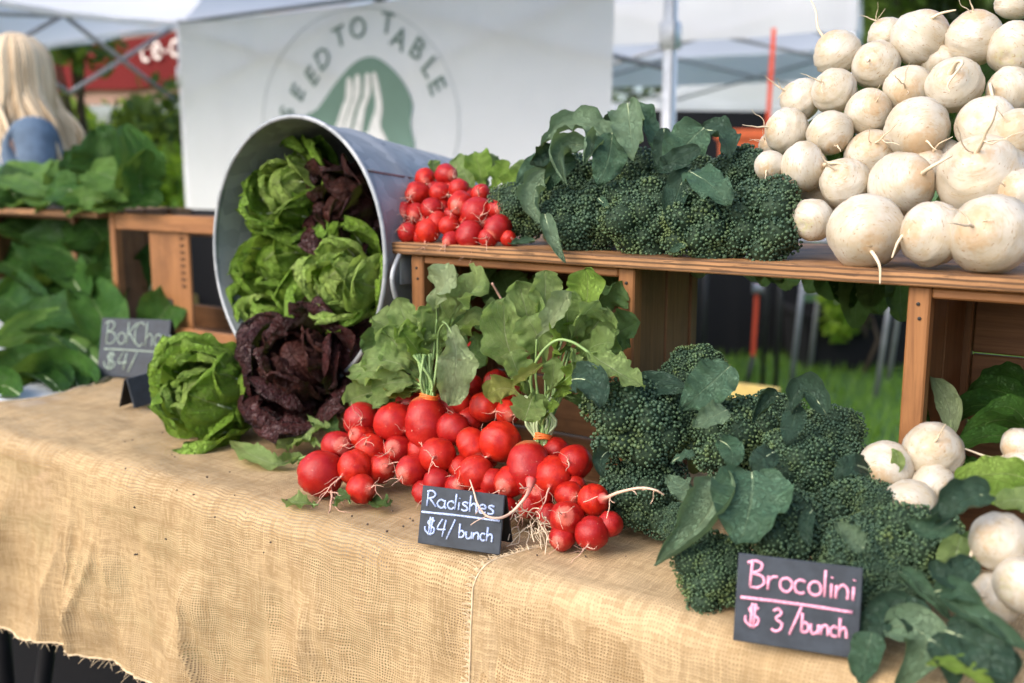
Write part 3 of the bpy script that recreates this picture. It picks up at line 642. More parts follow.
    mb.build('nose_and_ears', M['skin'], t)
    mb = MB(); tube(mb, [L + Vector((-.026, -.098, 1.478)) * k, L + Vector((0, -.108, 1.477)) * k, L + Vector((.026, -.098, 1.478)) * k], [.004, .008, .004], 0, 8); mb.build('lips', M['lip'], t)
    t.rotation_euler = (0, 0, yaw); return t
hp = PY(26, 100, 3.35)
person((hp.x, 3.35, 0), R(-62), 1.56, 'person with long blonde hair and a blue denim shirt behind the left greens', 'hair', 'denim', 'trousers', .34, 3)
hp = PY(170, 170, 11.0)
person((hp.x - .3, 9.9, 0), R(150), 1.52, 'distant person in a pale blue shirt beyond the leafy greens', 'brown_hair', 'pale_shirt', 'trousers', .08, 5, False)

# ------------------------------------------------------------------ things behind the table, seen through the gap
def gY(x, Y, z=0): r = ray(x, 300); k = Y / r.y; return Vector((r.x * k, Y, z))
a, b = gY(640, 6.0), gY(800, 6.2)
t = thing('covered_table', (a + b) / 2, 'table under a black cloth reaching the grass, seen through the gap between the crates', 'table')
mb = MB(); V = []; ex = (b - a); Lx = ex.length; ex.normalize(); ey = Vector((-ex.y, ex.x, 0))
loop = [(0, 0), (Lx, 0), (Lx, .75), (0, .75)]; P = []
for k in range(4):
    p, q = loop[k], loop[(k + 1) % 4]
    for i in range(16): P.append((p[0] + (q[0] - p[0]) * i / 16, p[1] + (q[1] - p[1]) * i / 16))
cx_, cy_ = Lx / 2, .375
for h in (0.01, .25, .5, .74, .76):
    for i, (u, v) in enumerate(P):
        f = 1 + (.03 * math.sin(i * 2.1) + .04) * (1 - h / .76); V.append(tuple(a + ex * (cx_ + (u - cx_) * f) + ey * (cy_ + (v - cy_) * f) + UP * h))
F = grid_faces(64, 5, True) + [tuple(range(4 * 64, 5 * 64))]; mb.add(V, F); mb.build('cloth', M['black_cloth'], t)
mb = MB(); box(mb, (a + b) / 2 + ey * .55 + UP * 1.15, (ex, ey, UP), (Lx / 2, .02, .38), 0, .01); mb.build('back_board', M['black_cloth'], t)
# metal frame table with plants under it
a, b = gY(795, 5.2), gY(882, 5.0)
t = thing('frame_table', (a + b) / 2, 'grey metal frame table on the lawn, beside the black covered table', 'table')
ex = (b - a); Lx = ex.length; ex.normalize(); ey = Vector((-ex.y, ex.x, 0))
for u, v in ((0, 0), (Lx, 0), (0, .5), (Lx, .5)):
    mb = MB(); p = a + ex * u + ey * v; sg = .05 if u == 0 else .06
    tube(mb, [p, p + ex * sg + UP * .78], .014, 0, 8); mb.build('leg', M['grey_metal'], t)
mb = MB(); tube(mb, [a + ex * .04 + UP * .52, b + ex * .04 + UP * .52], .013, 0, 8); tube(mb, [a + ex * .04 + ey * .5 + UP * .52, b + ex * .04 + ey * .5 + UP * .52], .013, 0, 8); mb.build('crossbar', M['grey_metal'], t)
mb = MB(); box(mb, (a + b) / 2 + ey * .25 + ex * .05 + UP * .79, (ex, ey, UP), (Lx / 2 + .1, .3, .012), 0); mb.build('table_top', M['grey_metal'], t)
def bin_(name, c, ex, ey, hx, hy, h, m, label, cat, rim=True):
    t = thing(name, c, label, cat); c = Vector(c); mb = MB(); V = []
    for k, (z, f, wl) in enumerate(((0, .9, 0), (h, 1, 0), (h, 1, .012), (.012, .9, .012))):
        for sx, sy in ((-1, -1), (1, -1), (1, 1), (-1, 1)): V.append(tuple(c + ex * sx * (hx * f - wl) + ey * sy * (hy * f - wl) + UP * z))
    mb.add(V, grid_faces(4, 4, True) + [(3, 2, 1, 0), (12, 13, 14, 15)]); mb.build('tub', M[m], t, smooth=False)
    if rim:
        mb = MB()
        for sx, sy, A_, B_, l1 in ((0, 1, ex, ey, hx), (0, -1, ex, ey, hx), (1, 0, ey, ex, hy), (-1, 0, ey, ex, hy)):
            box(mb, c + ex * sx * (hx + .006) + ey * sy * (hy + .006) + UP * (h - .02), (A_, B_, UP), (l1 - .012 if sx else l1 + .012, .0055, .02), 0, .003)
        mb.build('rim', M[m], t, smooth=False)
    return t
X_, Y_ = Vector((1, 0, 0)), Vector((0, 1, 0))
bin_('black_box', gY(850, 5.9), X_, Y_, .34, .25, .34, 'black_cloth', 'black plastic bin on the lawn under the grey metal table', 'bin')
p = PX(712, 392, 1.9); bin_('yellow_tray', (p.x, p.y, max(0, p.z - .16)), D, N, .13, .16, .16, 'yellow', 'yellow plastic tray behind the broccoli at the crate side', 'tray')
t_ = W(-2.25, 1.75, -TZ); bin_('black_box', t_, D, N, .95, .18, .985, 'black_cloth', 'tall black box added for the shadowed dark behind the slatted left crate', 'bin')  # black box added to give the gap behind the crate its shadowed dark
p = PX(214, 306, 1.5); bin_('yellow_box', (p.x, p.y, p.z - .2), D, N, .2, .12, .22, 'yellow', 'yellow box glimpsed between the left crate and the metal tub', 'box')
for q, nm, lb in ((PX(712, 392, 1.9), 'low_stool', 'dark low stool carrying the yellow tray behind the broccoli'), (PX(214, 306, 1.5), 'dark_stand', 'dark stand carrying the yellow box behind the left crate')):
    z = (q.z - .16 if nm == 'low_stool' else q.z - .2)
    if z > .06:
        t = thing(nm, (q.x, q.y, 0), lb, 'stand'); mb = MB(); box(mb, (q.x, q.y, z - .012), (D, N, UP), (.16, .15, .011)); mb.build('seat', M['black_metal'], t, smooth=False)
        for u in (-1, 1):
            for v in (-1, 1):
                mb = MB(); pp = Vector((q.x, q.y, 0)) + D * u * .13 + N * v * .12; tube(mb, [pp, pp + UP * (z - .024)], .012, 0, 8); mb.build('leg', M['black_metal'], t)
tree('potted_plant', gY(868, 5.6), .62, .34, .55, 500, .07, 'tree_bright', 'leafy bright green plant standing behind the grey table legs', 'plant', None, 6, 77, .015)
tree('leafy_bush', gY(828, 8.2), 1.3, .8, 1.2, 700, .11, 'tree_bright', 'sunlit green bush far beyond the grey metal table', 'bush', None, 8, 78, .02)
q1, q2 = PY(774, 28, 5.3), PY(753, 356, 5.3)
t = thing('tie_down_strap', (q2.x, q2.y, 0), 'orange-red strap hanging from the pale tent behind the shelf, down to the black cloth', 'strap')
mb = MB(); V = []
pp = [q1.lerp(q2, i / 12) for i in range(13)]
for p in pp: V += [tuple(p + Vector((-.011, 0, 0))), tuple(p + Vector((.011, 0, 0))), tuple(p + Vector((.011, .004, 0))), tuple(p + Vector((-.011, .004, 0)))]
mb.add(V, grid_faces(4, 13, True)); mb.build('webbing', M['orange'], t, smooth=False)
mb = MB(); p = PY(758, 288, 5.29); box(mb, p, (X_, Y_, UP), (.03, .012, .03), 0, .004); mb.build('buckle', M['grey_metal'], t)
mb = MB(); tube(mb, [q2, q2 + Vector((-.02, 0, -.12)), Vector((q2.x - .03, q2.y, 0.0))], [.012, .014, .012], 0, 8); mb.build('ground_anchor', M['black_metal'], t)
p = PY(742, 146, 4.6); bin_('orange_bucket', (p.x, p.y, p.z - .17), X_, Y_, .09, .1, .24, 'orange_tub', 'orange plastic box showing between the shelf broccoli and the turnips', 'box')
t = thing('display_stand', (p.x, p.y, 0), 'black metal stand carrying the orange box behind the shelf', 'stand'); zt_ = p.z - .17
mb = MB(); box(mb, (p.x, p.y, zt_ - .012), (X_, Y_, UP), (.2, .15, .011)); mb.build('top', M['black_metal'], t, smooth=False)
for u in (-1, 1):
    for v in (-1, 1):
        mb = MB(); tube(mb, [(p.x + u * .17, p.y + v * .12, 0), (p.x + u * .17, p.y + v * .12, zt_ - .024)], .012, 0, 8); mb.build('leg', M['black_metal'], t)

# ------------------------------------------------------------------ table and burlap
ts0, ts1, tw1 = -1.30, .75, .66
t = thing('folding_table', W((ts0 + ts1) / 2, tw1 / 2, -TZ), 'long white-topped market table with dark bent legs under the burlap', 'table')
mb = MB(); box(mb, W((ts0 + ts1) / 2, tw1 / 2 + .008, -.022), (D, N, UP), ((ts1 - ts0) / 2, tw1 / 2 - .008, .0165), 0, .006); mb.build('table_top', M['table'], t, smooth=False)
for s in (-1.2, -.4, .6):
    for w_ in (.1, .58):
        mb = MB(); sg = .05 if w_ < .3 else -.05
        tube(mb, spline([W(s + .03, w_, -.0395), W(s + .03, w_ - sg * .2, -.2), W(s - .02, w_ - sg * .8, -.5), W(s - .04, w_ - sg, -.749)], 5), .0135, 0, 10); mb.build('leg', M['black_metal'], t)
mb = MB()
for s in (-1.0, .3): tube(mb, [W(s, .12, -.06), W(s, .56, -.06)], .012, 0, 8)
tube(mb, [W(ts0 + .1, .12, -.06), W(ts1 - .1, .12, -.06)], .012, 0, 8); mb.build('frame_rail', M['black_metal'], t)

t = thing('folding_table', W(-2.0, .55, -TZ), 'white-topped table under the big leafy greens, left of the burlap', 'table')
mb = MB(); box(mb, W(-1.98, .56, -.022), (D, N, UP), (.675, .55, .0165), 0, .006); mb.build('table_top', M['table'], t, smooth=False)
for s, w_ in ((-2.55, .1), (-1.4, .1), (-2.55, 1.0), (-1.4, 1.0)):
    mb = MB(); tube(mb, [W(s, w_, -.0395), W(s, w_, -.749)], .0135, 0, 10); mb.build('leg', M['black_metal'], t)
RB = .022
def cloth(name, s_of, drop_of, label, mat, z0, wback, ns, npf, amp, seed, fr_side=None, u0=0.0):
    V = []; U = []; tot = []
    wtop = wback - RB
    for i in range(npf):
        f = i / (npf - 1); tot.append(f)
    rows = []; rc = random.Random(seed + 3)
    creases = [(s_of(rc.random(), 0), rc.uniform(-.5, .5), rc.uniform(.005, .015), rc.uniform(.004, .012) * rc.choice((1, 1, -1))) for _ in range(20)]
    for j in range(npf):
        a = j / (npf - 1)
        for i in range(ns):
            b = i / (ns - 1)
            s = s_of(b, max(0, wback - a * 1.2)); drop = drop_of(s)
            L = wback + drop - .43 * RB * 2; l = a ** .85 * L
            arc = RB * math.pi / 2
            if l < wtop: w_, z = wback - l, 0.0; dn = 0; nd = UP
            elif l < wtop + arc:
                th = (l - wtop) / RB; w_ = RB - RB * math.sin(th); z = -RB + RB * math.cos(th); dn = 0; nd = UP * math.cos(th) - N * math.sin(th)
            else: dn = l - wtop - arc; w_ = 0; z = -RB - dn; nd = -N
            s = s_of(b, max(w_, 0))
            g = min(1, dn / .12); fall = dn / .27
            wr = amp * (.6 * noise.noise(Vector((s * 5.5 + seed, dn * 1.2, seed))) + .55 * noise.noise(Vector((s * 13 + dn * 4, dn * 2.5, seed + 4))) + .22 * noise.noise(Vector((s * 34 - dn * 12, dn * 9, seed + 9)))) * g
            wr += .0035 * (noise.noise(Vector((s * 9, w_ * 14 + dn * 20, seed + 2))) + .6 * noise.noise(Vector((s * 24 + w_ * 9, w_ * 26 - s * 6, seed + 6)))) * (1 - .4 * g) * (1 if w_ < .5 else .4)
            for (c0, sl, wd_, am) in creases: wr += am * g * math.exp(-abs(s - c0 - sl * dn - .012 * noise.noise(Vector((dn * 14, c0 * 9, 1)))) / wd_) * min(1, .35 + dn * 6)
            p = W(s, w_, z + z0) + nd * (wr + .007 + .012 * fall + .010 * g * 0)
            rows.append(tuple(p)); U.append((s + u0, l))
    mb = MB(); mb.add(rows, grid_faces(ns, npf), 0, U); t = tag(mb.build(name, M[mat], loc=W(0, 0, 0)), label, 'cloth')
    V = [Vector(v) for v in rows]; mb = MB(); rr = random.Random(seed)
    hem = V[(npf - 1) * ns:]; tube(mb, hem, [.0011 + .0008 * rr.random() for _ in hem], 0, 6)
    sets = [hem]
    if fr_side == 'left': side = [V[j * ns] for j in range(npf)]; tube(mb, [q + (UP if j < npf * .6 else -N) * .0004 for j, q in enumerate(side)], [.0007 + .0005 * rr.random() for _ in side], 0, 6); sets.append(side)
    if fr_side == 'burlap_left': side = [V[j * ns] for j in range(npf)]; tube(mb, side, .0018, 0, 6)
    for st in sets:
        for q in st:
            for _ in range(2 if st is hem else 9):
                o = Vector((rr.uniform(-1, 1), rr.uniform(-1, 1), rr.uniform(-1, .6))) * rr.choice((.004, .006, .012))
                if st is not hem: o = (-D * rr.uniform(.2, 1.3) + Vector((rr.uniform(-.4, .4), rr.uniform(-.4, .4), rr.uniform(-.3, .5)))) * rr.choice((.004, .006, .009))
                tube(mb, [q + o * .1, q + o * .6 + UP * .001, q + o], [.0005, .0004, .0003], 0, 4)
    mb.build('frayed_hem', M['fray'], t)
    return t
cloth('burlap_cloth', lambda b, w_: -1.375 + .05 * math.sin(w_ * 9) - .02 * w_ + b * 1.34, lambda s: .285 + .018 * noise.noise(Vector((s * 4, 1, 2))) + .008 * noise.noise(Vector((s * 17, 1, 2))), 'loosely woven tan burlap sheet draped over the table from the greens to the radish sign', 'burlap', 0.0, .60, 330, 150, .030, 2.0, 'burlap_left')
cloth('burlap_cloth', lambda b, w_: -.262 + .42 * w_ - 1.1 * w_ * w_ * .3 + b * 1.0, lambda s: .33 + .012 * noise.noise(Vector((s * 6, 3, 2))), 'tighter paler burlap sheet overlapping the first one, under the broccoli and its sign', 'burlap2', .0045, .64, 260, 150, .016, 6.0, 'left', .4)

# ------------------------------------------------------------------ crates and shelf board
PZ = .297                                       # top of the shelf board above the table top
def crate(s0, s1, w0, w1, h, label, back=True, mat='crate', tilt=0.0, front_h=None, left=True, right=True, group='wooden crates on the table', zb=.0105, lid=True):
    t = thing('wooden_crate', W((s0 + s1) / 2, (w0 + w1) / 2, zb), label, 'crate', group); th = .009; pw = .012
    def bx(nm, sa, sb, wa, wb, za, zb_, m=mat):
        mb = MB(); box(mb, W((sa + sb) / 2, (wa + wb) / 2, (za + zb_) / 2), (D, N, UP), (abs(sb - sa) / 2, (wb - wa) / 2, (zb_ - za) / 2), 0, .0018); return mb.build(nm, M[m], t, smooth=False)
    zt = zb + h
    for sx, on in ((0, left), (1, right)):
        so = s0 if sx == 0 else s1; sg = 1 if sx == 0 else -1
        mbn = MB(); box(mbn, W(so + sg * .0105, w0 + .010, (zb + zt) / 2), (D, N, UP), (.0105, .010, (zt - zb) / 2), 0, .0018)
        for zz in (zb + .018, zb + .03, zt - .017, zt - .031): lathe(mbn, W(so + sg * (.0075 + .006 * (zz * 977 % 1)), w0 - .0008, zz), -N, [(.0001, -.002), (.0019, -.001), (.0017, .0004), (.0001, .0006)], 10, 1)
        mbn.build('corner_post', [M[mat], M['black_metal']], t, smooth=False)
        bx('corner_post', so, so + sg * .021, w1 - .020, w1, zb, zt, 'crate_dark')
        if on:
            half = (w1 - w0 - .044) / 2
            bx('side_board', so + sg * .002, so + sg * .013, w0 + .0205, w0 + .0205 + half, zb + .001, zt - .001, 'crate_dark')
            bx('side_board', so + sg * .002, so + sg * .013, w0 + .0235 + half, w1 - .0205, zb + .001, zt - .001, 'crate_dark')
    if lid: bx('top_board', s0 + .0215, s1 - .0215, w0 + .001, w1 - .001, zt - .011, zt - .001, mat)
    bx('bottom_board', s0 + .0215, s1 - .0215, w0 + .001, w1 - .001, zb + .001, zb + .011, 'crate_dark')
    if back:
        n = 3; g = (h - .03) / n
        for k in range(n): bx('back_board', s0 + .0215, s1 - .0215, w1 - .012, w1 - .002, zb + .014 + k * g, zb + .014 + (k + 1) * g - .002, 'crate_dark')
    return t, bx
pl = .0145
crate(-.568, -.235, .262, .435, PZ - pl - .0115, 'open wooden crate holding up the shelf board behind the radishes, radish greens inside')
crate(.062, .56, .262, .50, PZ - pl - .0115, 'open wooden crate holding up the right end of the shelf board, turnip greens inside')
mb = MB(); V = []
def board(label, s0, s1, w0, w1, zt, th, seed=0):
    mb = MB(); n = 60; V = []; U = []
    for i in range(n):
        s = s0 + (s1 - s0) * i / (n - 1); b = .0022 * noise.noise(Vector((s * 3, seed, 1))); e = .0018 * noise.noise(Vector((s * 25, seed, 4)))
        for (w_, z) in ((w0 + e, zt - th + .0015), (w0 + .0015 + e, zt - th), (w1, zt - th), (w1, zt), (w0 + .0018 + e, zt), (w0 + e, zt - .0018)):
            V.append(tuple(W(s, w_, z + (b if z > zt - .003 else b * .3)))); U.append((s, w_ + z))
    F = grid_faces(6, n, True) + [tuple(range(6)), tuple(range((n - 1) * 6, n * 6))[::-1]]; mb.add(V, F, 0, U, .3)
    return tag(mb.build('shelf_board', M['ply'], smooth=False, loc=W((s0 + s1) / 2, (w0 + w1) / 2, zt)), label, 'board', 'shelf boards')
board('long plywood shelf board carrying the radishes, broccoli and turnips', -.592, .62, .25, .56, PZ, pl, 3)
t, bx = crate(-1.80, -1.36, .625, .80, PZ - .004, 'slatted wooden crate standing behind the bok choy sign, black marks stamped on its middle slat', back=False, left=True, right=False, lid=False)
sl0, sl1 = -1.675, -1.535
bx('top_rail', -1.7785, -1.3815, .627, .640, PZ - .038, PZ - .002); bx('bottom_rail', -1.7785, -1.3815, .627, .640, .012, .047)
bx('middle_slat', sl0, sl1, .642, .650, .014, PZ - .004); bx('back_rail', -1.7785, -1.3815, .784, .796, PZ - .06, PZ - .01, 'crate_dark'); bx('back_rail', -1.7785, -1.3815, .784, .796, .02, .07, 'crate_dark')
mb = MB()
def mark(pts, r_): tube(mb, [W(s, .6412, z) for s, z in pts], r_, 0, 4)
for a in ([(sl0 + .028, .105), (sl0 + .018, .10), (sl0 + .014, .088), (sl0 + .014, .074)], [(sl0 + .056, .104), (sl0 + .072, .104), (sl0 + .075, .09), (sl0 + .075, .07)], [(sl0 + .02, .062), (sl0 + .03, .055), (sl0 + .06, .055), (sl0 + .074, .064)]): mark(a, .0036)
for k in range(2):
    for q in range(9): mark([(sl1 - .016 - k * .009, .135 + q * .015), (sl1 - .016 - k * .009, .143 + q * .015)], .0016)
mb.build('stamped_marks', M['stamp'], t)
board('dark wooden shelf board under the heap of big green leaves at the photo edge', -2.55, -1.805, .60, .86, PZ + .002, pl, 8)
t, bx = crate(-2.4, -2.0, .66, .85, PZ - .0245, 'dark wooden crate under the left shelf board, hidden by hanging leaves', mat='crate_dark')
#@@THINGS
# ------------------------------------------------------------------ leaves
def prof(kind, v):
    if kind == 'radish':                       # narrow lobed neck, broad rounded top
        a = .16 + .84 * max(0, min(1, (v - .18) / .42)) ** 1.1 if v > .18 else .10 + .06 * v / .18
        a *= math.sqrt(max(0, 1 - max(0, (v - .62) / .38) ** 2.4)); return a
    if kind == 'broccoli': return (math.sin(math.pi * min(1, v ** .75 * .98 + .03)) ** .62)
    if kind == 'chard': return (math.sin(math.pi * min(1, v ** .9 * .96 + .03)) ** .55)
    if kind == 'long': return math.sin(math.pi * min(1, v ** 1.15 * .95 + .04)) ** .9
    return math.sin(math.pi * v) ** .7
def add_leaf(mb, P0, P1, P2, width, face, kind='broccoli', fold=.25, ruffle=.12, lobe=0.0, twist=0.0, seed=0, m=0, ms=1, stem=None, nu=13, nv=30, curl=0.0, stem_r=.0016):
    P0, P1, P2 = Vector(P0), Vector(P1), Vector(P2); C1 = P1 * 2 - (P0 + P2) * .5; L = (P1 - P0).length + (P2 - P1).length
    V = []; U = []; f0 = Vector(face).normalized(); rr = random.Random(seed); ph1, ph2 = rr.uniform(0, 6.28), rr.uniform(0, 6.28); fr = rr.uniform(2.2, 3.4); mids = []
    lt = [sum(rr.uniform(-1, 1) * math.sin((k + 2) * v_ * 5.1 + k * 1.7 + sgn * 2 + seed) for k in range(4)) * .25 for sgn in (0, 1) for v_ in [j / (nv - 1) for j in range(nv)]]
    for j in range(nv):
        v = j / (nv - 1); c = P0 * (1 - v) ** 2 + C1 * 2 * v * (1 - v) + P2 * v * v
        t = (C1 - P0) * (1 - v) + (P2 - C1) * v; t = t.normalized() if t.length > 1e-7 else (P2 - P0).normalized()
        sd = t.cross(f0); sd = sd.normalized() if sd.length > 1e-4 else t.orthogonal().normalized(); nn = sd.cross(t).normalized()
        if nn.dot(f0) < 0: nn = -nn
        if twist: q = Quaternion(t, twist * (v - .3)); sd = q @ sd; nn = q @ nn
        hw = width * .5 * prof(kind, v); mids.append(c)
        for i in range(nu):
            u = 2 * i / (nu - 1) - 1; au = abs(u); sgn = 1 if u > 0 else 0
            e = 1 + (lobe * (lt[sgn * nv + j] * 1.3 + .34 * math.sin(v * 30 + ph1 + sgn * 2) + .12 * math.sin(v * 57 + ph2)) * au if lobe else .05 * lt[sgn * nv + j] * au)
            ang = fold * (au ** 1.3) + curl * au * au * (.4 + v)
            x = hw * e * u * math.cos(ang * .8); z = hw * au * math.sin(ang)
            z += width * ruffle * (au ** 2) * (math.sin(v * 6.28 * fr + (ph1 if sgn else ph2)) * .6 + math.sin(v * 6.28 * fr * 2.1 + (ph2 if sgn else ph1)) * .3) * min(1, 4 * v * (1.15 - v) + .2)
            z += width * (.075 * noise.noise(Vector((u * 2.0 + seed, v * 4, seed * 1.7))) + .03 * noise.noise(Vector((u * 5 + seed, v * 11, seed * 1.7))) + .03 * abs(math.sin(v * 22 - au * 5)) * au * (1 - au))
            V.append(tuple(c + sd * x + nn * z)); U.append((.5 + u * .5, v))
    mb.add(V, grid_faces(nu, nv), m, U)
    rb = max(stem_r * .7, width * .017)
    cm = [Vector(V[j * nu + nu // 2]) for j in range(nv)]
    tube(mb, [q - f0 * rb * .9 for q in cm[:int(nv * .8):3]], [rb * (1 - .85 * k / max(1, len(mids[:int(nv * .8):3]) - 1)) for k in range(len(mids[:int(nv * .8):3]))], ms, 6)
    if stem is not None:
        st = [Vector(q) for q in stem] + [P0 + (C1 - P0) * .06]; sp = spline(st, 5); tube(mb, sp, [rb * 1.15] * len(sp), ms, 7)
    return mb
TOCAM = lambda p: (CAM - Vector(p)).normalized()
_ls = [100]
def leaf(t, pts, wpx, mat, kind='broccoli', tilt=(0, 0, .25), name='leaf', ms='stem_g', stem=None, **k):
    """pts: three (x, y, w) or Vectors; wpx: width as seen, in pixels at that distance; tilt is added to the leaf's facing."""
    push = k.pop('push', 0); P = [q if isinstance(q, Vector) else PX(*q) for q in pts]; cl = k.pop('clamp', 0); P = [(q if (not cl or q.z > TZ + .006) else CAM + (q - CAM) * ((TZ + .006 - CAMZ) / (q.z - CAMZ))) + TOCAM(q) * push for q in P]; _ls[0] += 1
    face = TOCAM(P[1]) + Vector(tilt); mb = MB()
    st = [q if isinstance(q, Vector) else PX(*q) for q in stem] if stem else None
    add_leaf(mb, P[0], P[1], P[2], size(wpx, P[1]), face, kind, seed=k.pop('seed', _ls[0]), stem=st, **k)
    return mb.build(name, [M[mat], M[ms]], t)

# ------------------------------------------------------------------ metal tub on its side
TR, TL = .192, .30
near, far = Vector((-.166, 1.305, 0)), Vector((-.462, 1.552, 0))
tc = (near + far) / 2; ax = Vector((.64, .77, 0)).normalized(); ax = Vector(((far - near).y, -(far - near).x, 0)).normalized()
tc.z = CAMZ - .117
axt = (ax + UP * -.03).normalized()
t = thing('metal_tub', tc, 'galvanized metal tub lying on its side with lettuces spilling out of its mouth', 'tub')
mb = MB(); RBs = .150
def wall_r(h): return TR + (RBs - TR) * h / TL
o = [(wall_r(h) + (.0028 if abs(h - .085) < .006 or abs(h - .10) < .004 else 0), h) for h in (.0, .02, .05, .078, .085, .092, .10, .107, .15, .2, .25, .285, TL)]
inn = [(wall_r(h) - .002, h) for h in (TL - .012, .25, .2, .15, .1, .05, .02, .0)]
lathe(mb, tc, axt, o + [(RBs - .006, TL - .004), (.001, TL - .004)], 72, 0, close=False, wob=.012, seed=3); lathe(mb, tc, axt, [(.001, TL - .012)] + inn, 72, 0, close=False, wob=.012, seed=3)
mb.build('tub_shell', M['galv'], t)
mb = MB(); sv = (hd0 := (near - Vector((tc.x, tc.y, 0))).normalized()) * .78 + UP * .62; sv = (sv - axt * sv.dot(axt)).normalized(); st_ = sv.cross(axt)
tube(mb, [tc + sv * (wall_r(h) + .0006) + axt * h for h in [i * .02 for i in range(15)]], .0026, 0, 6); mb.build('side_seam', M['galv'], t)
mb = MB(); Z = axt; X = Z.orthogonal().normalized(); Y = Z.cross(X)
tube(mb, [tc + (X * math.cos(a * math.pi / 36) + Y * math.sin(a * math.pi / 36)) * (TR + .001) for a in range(73)], .0036, 0, 10, False); mb.build('rolled_rim', M['galv'], t)
hd = (near - tc); hd.z = 0; hd.normalize(); ha = tc + hd * (wall_r(.05) + .004) + axt * .05
mb = MB(); box(mb, ha - UP * .002 + hd * .001, (axt, UP, hd), (.022, .030, .002), 0, .001); tube(mb, [ha + UP * .018 + hd * .006 - axt * .02, ha + UP * .018 + hd * .006 + axt * .02], .006, 0, 8); mb.build('handle_bracket', M['galv'], t)
mb = MB(); tube(mb, spline([ha + UP * .018 + hd * .008 - axt * .022, ha - UP * .02 + hd * .016 - axt * .05, ha - UP * .065 + hd * .014 - axt * .045 * 0 - axt * .03, ha - UP * .075 + hd * .012 + axt * .02, ha - UP * .03 + hd * .016 + axt * .05, ha + UP * .018 + hd * .008 + axt * .022], 6), .0035, 0, 8); mb.build('wire_handle', M['galv'], t)
# what it lies on
for a, b_ in ((.06, TR), (.26, RBs)):
    pass
blk_h = CAMZ - .117 - TR * 1.0 - TZ - .004
bc = tc + axt * .13; t = thing('wooden_block', (bc.x, bc.y, TZ + .0105), 'wooden block under the metal tub, behind the red lettuce', 'block')
mb = MB(); box(mb, (bc.x, bc.y, TZ + .0115 + blk_h / 2), (axt, Z.cross(UP), UP), (.10, .10, blk_h / 2 - .002), 0, .003); mb.build('block', M['crate_dark'], t, smooth=False)

# ------------------------------------------------------------------ lettuces
def lettuce(c, axis, r, n, mats, label, seed, loose=1.0, group='lettuce heads', ruff=.17, maxopen=1.0, elong=1.0):
    c = Vector(c); Z = Vector(axis).normalized(); X = Z.orthogonal().normalized(); Y = Z.cross(X); rr = random.Random(seed)
    t = thing('lettuce_head', c, label, 'lettuce', group); lm, hm, om = mats
    mb = MB(); V = []; nu, nv = 28, 16                      # the closed heart
    for j in range(nv):
        e = math.pi * j / (nv - 1)
        for i in range(nu):
            a = 2 * math.pi * i / nu; rad = r * .47 * (1 + .10 * math.sin(a * 3 + seed + e * 2) * math.sin(e) + .06 * noise.noise(Vector((math.cos(a) * 2, math.sin(a) * 2, e * 2 + seed))))
            V.append(tuple(c + (X * math.cos(a) + Y * math.sin(a)) * rad * math.sin(e) + Z * (rad * math.cos(e) * 1.15 * elong - r * .12)))
    mb.add(V, grid_faces(nu, nv, True), 0, [((i % nu) / nu, .6) for i in range(nu * nv)]); mb.build('heart', M[hm], t)
    for k in range(n):
        f = k / (n - 1); a0 = k * 2.39996 + rr.uniform(-.5, .5); ri = r * (.50 + .50 * f ** .9) * rr.uniform(.9, 1.1)
        amax = R(160 - 62 * f ** .8 * maxopen + rr.uniform(-20, 16)); aw = R(66 - 14 * f) * rr.uniform(.85, 1.15); flare = loose * (.04 + .38 * f) * rr.uniform(.6, 1.3)
        p1, p2 = rr.uniform(0, 6.28), rr.uniform(0, 6.28); mb = MB(); V = []; U = []; nu, nv = 29, 32; fr = rr.uniform(2.5, 4)
        for j in range(nv):
            v = j / (nv - 1); al = R(12) + (amax - R(12)) * v
            pw = (.30 + .70 * math.sin(math.pi * min(1, .06 + v * .72)) ** .8) * math.sqrt(max(0.0, 1 - max(0, (v - .55) / .45) ** 2.6))
            for i in range(nu):
                u = 2 * i / (nu - 1) - 1; au = abs(u); a = a0 + u * aw * pw / max(.45, math.sin(min(al, R(140))) + .15)
                rad = ri * (1 + flare * v ** 3 + .05 * u * math.sin(k))
                ed = max(au, v ** 3)
                rad += r * ruff * (.4 + .8 * f) * ed ** 2 * (math.sin(u * 3.3 * fr + v * 9 + p1) * .6 + math.sin(u * 7.7 + v * 15 + p2) * .35 + .7 * noise.noise(Vector((u * 3 + k, v * 6, seed))))
                rad += r * (.09 if 'red' not in lm else .13) * noise.noise(Vector((u * 3.2 + k * 3, v * 5, seed + k))) + r * .04 * ed ** 4 * math.sin(u * 26 + v * 31 + p1) + r * (.025 if 'red' not in lm else .05) * noise.noise(Vector((u * 11 + k * 3, v * 15, seed + k + 9)))
                V.append(tuple(c + (X * math.cos(a) + Y * math.sin(a)) * rad * math.sin(al) - Z * (rad * math.cos(al) * elong))); U.append((.5 + u * .5, v))
        mb.add(V, grid_faces(nu, nv), 0, U)
        rib = [Vector(V[j * nu + nu // 2]) for j in range(0, int(nv * .75), 2)]; tube(mb, rib, [r * .055 * (1 - j / len(rib)) + .0006 for j in range(len(rib))], 1, 6)
        mb.build('leaf', [M[hm if f < .34 else (lm if f < .74 else om)], M['stem_p' if 'red' not in lm else 'red_warm']], t)
    mb = MB(); tube(mb, [c - Z * r * 1.02 * elong, c - Z * r * .7 * elong], [r * .2, r * .26], 0, 12); mb.build('stem_base', M['stem_p'], t)
    return t
GL = ('lett', 'lett_pale', 'lett_dark'); RL = ('red', 'red_warm', 'red')
def onto(x, y, w): return PX(x, y, w)
c = PX(203, 403, .150); r = size(52, c); c.z = max(c.z, TZ + .012 + r * .85)
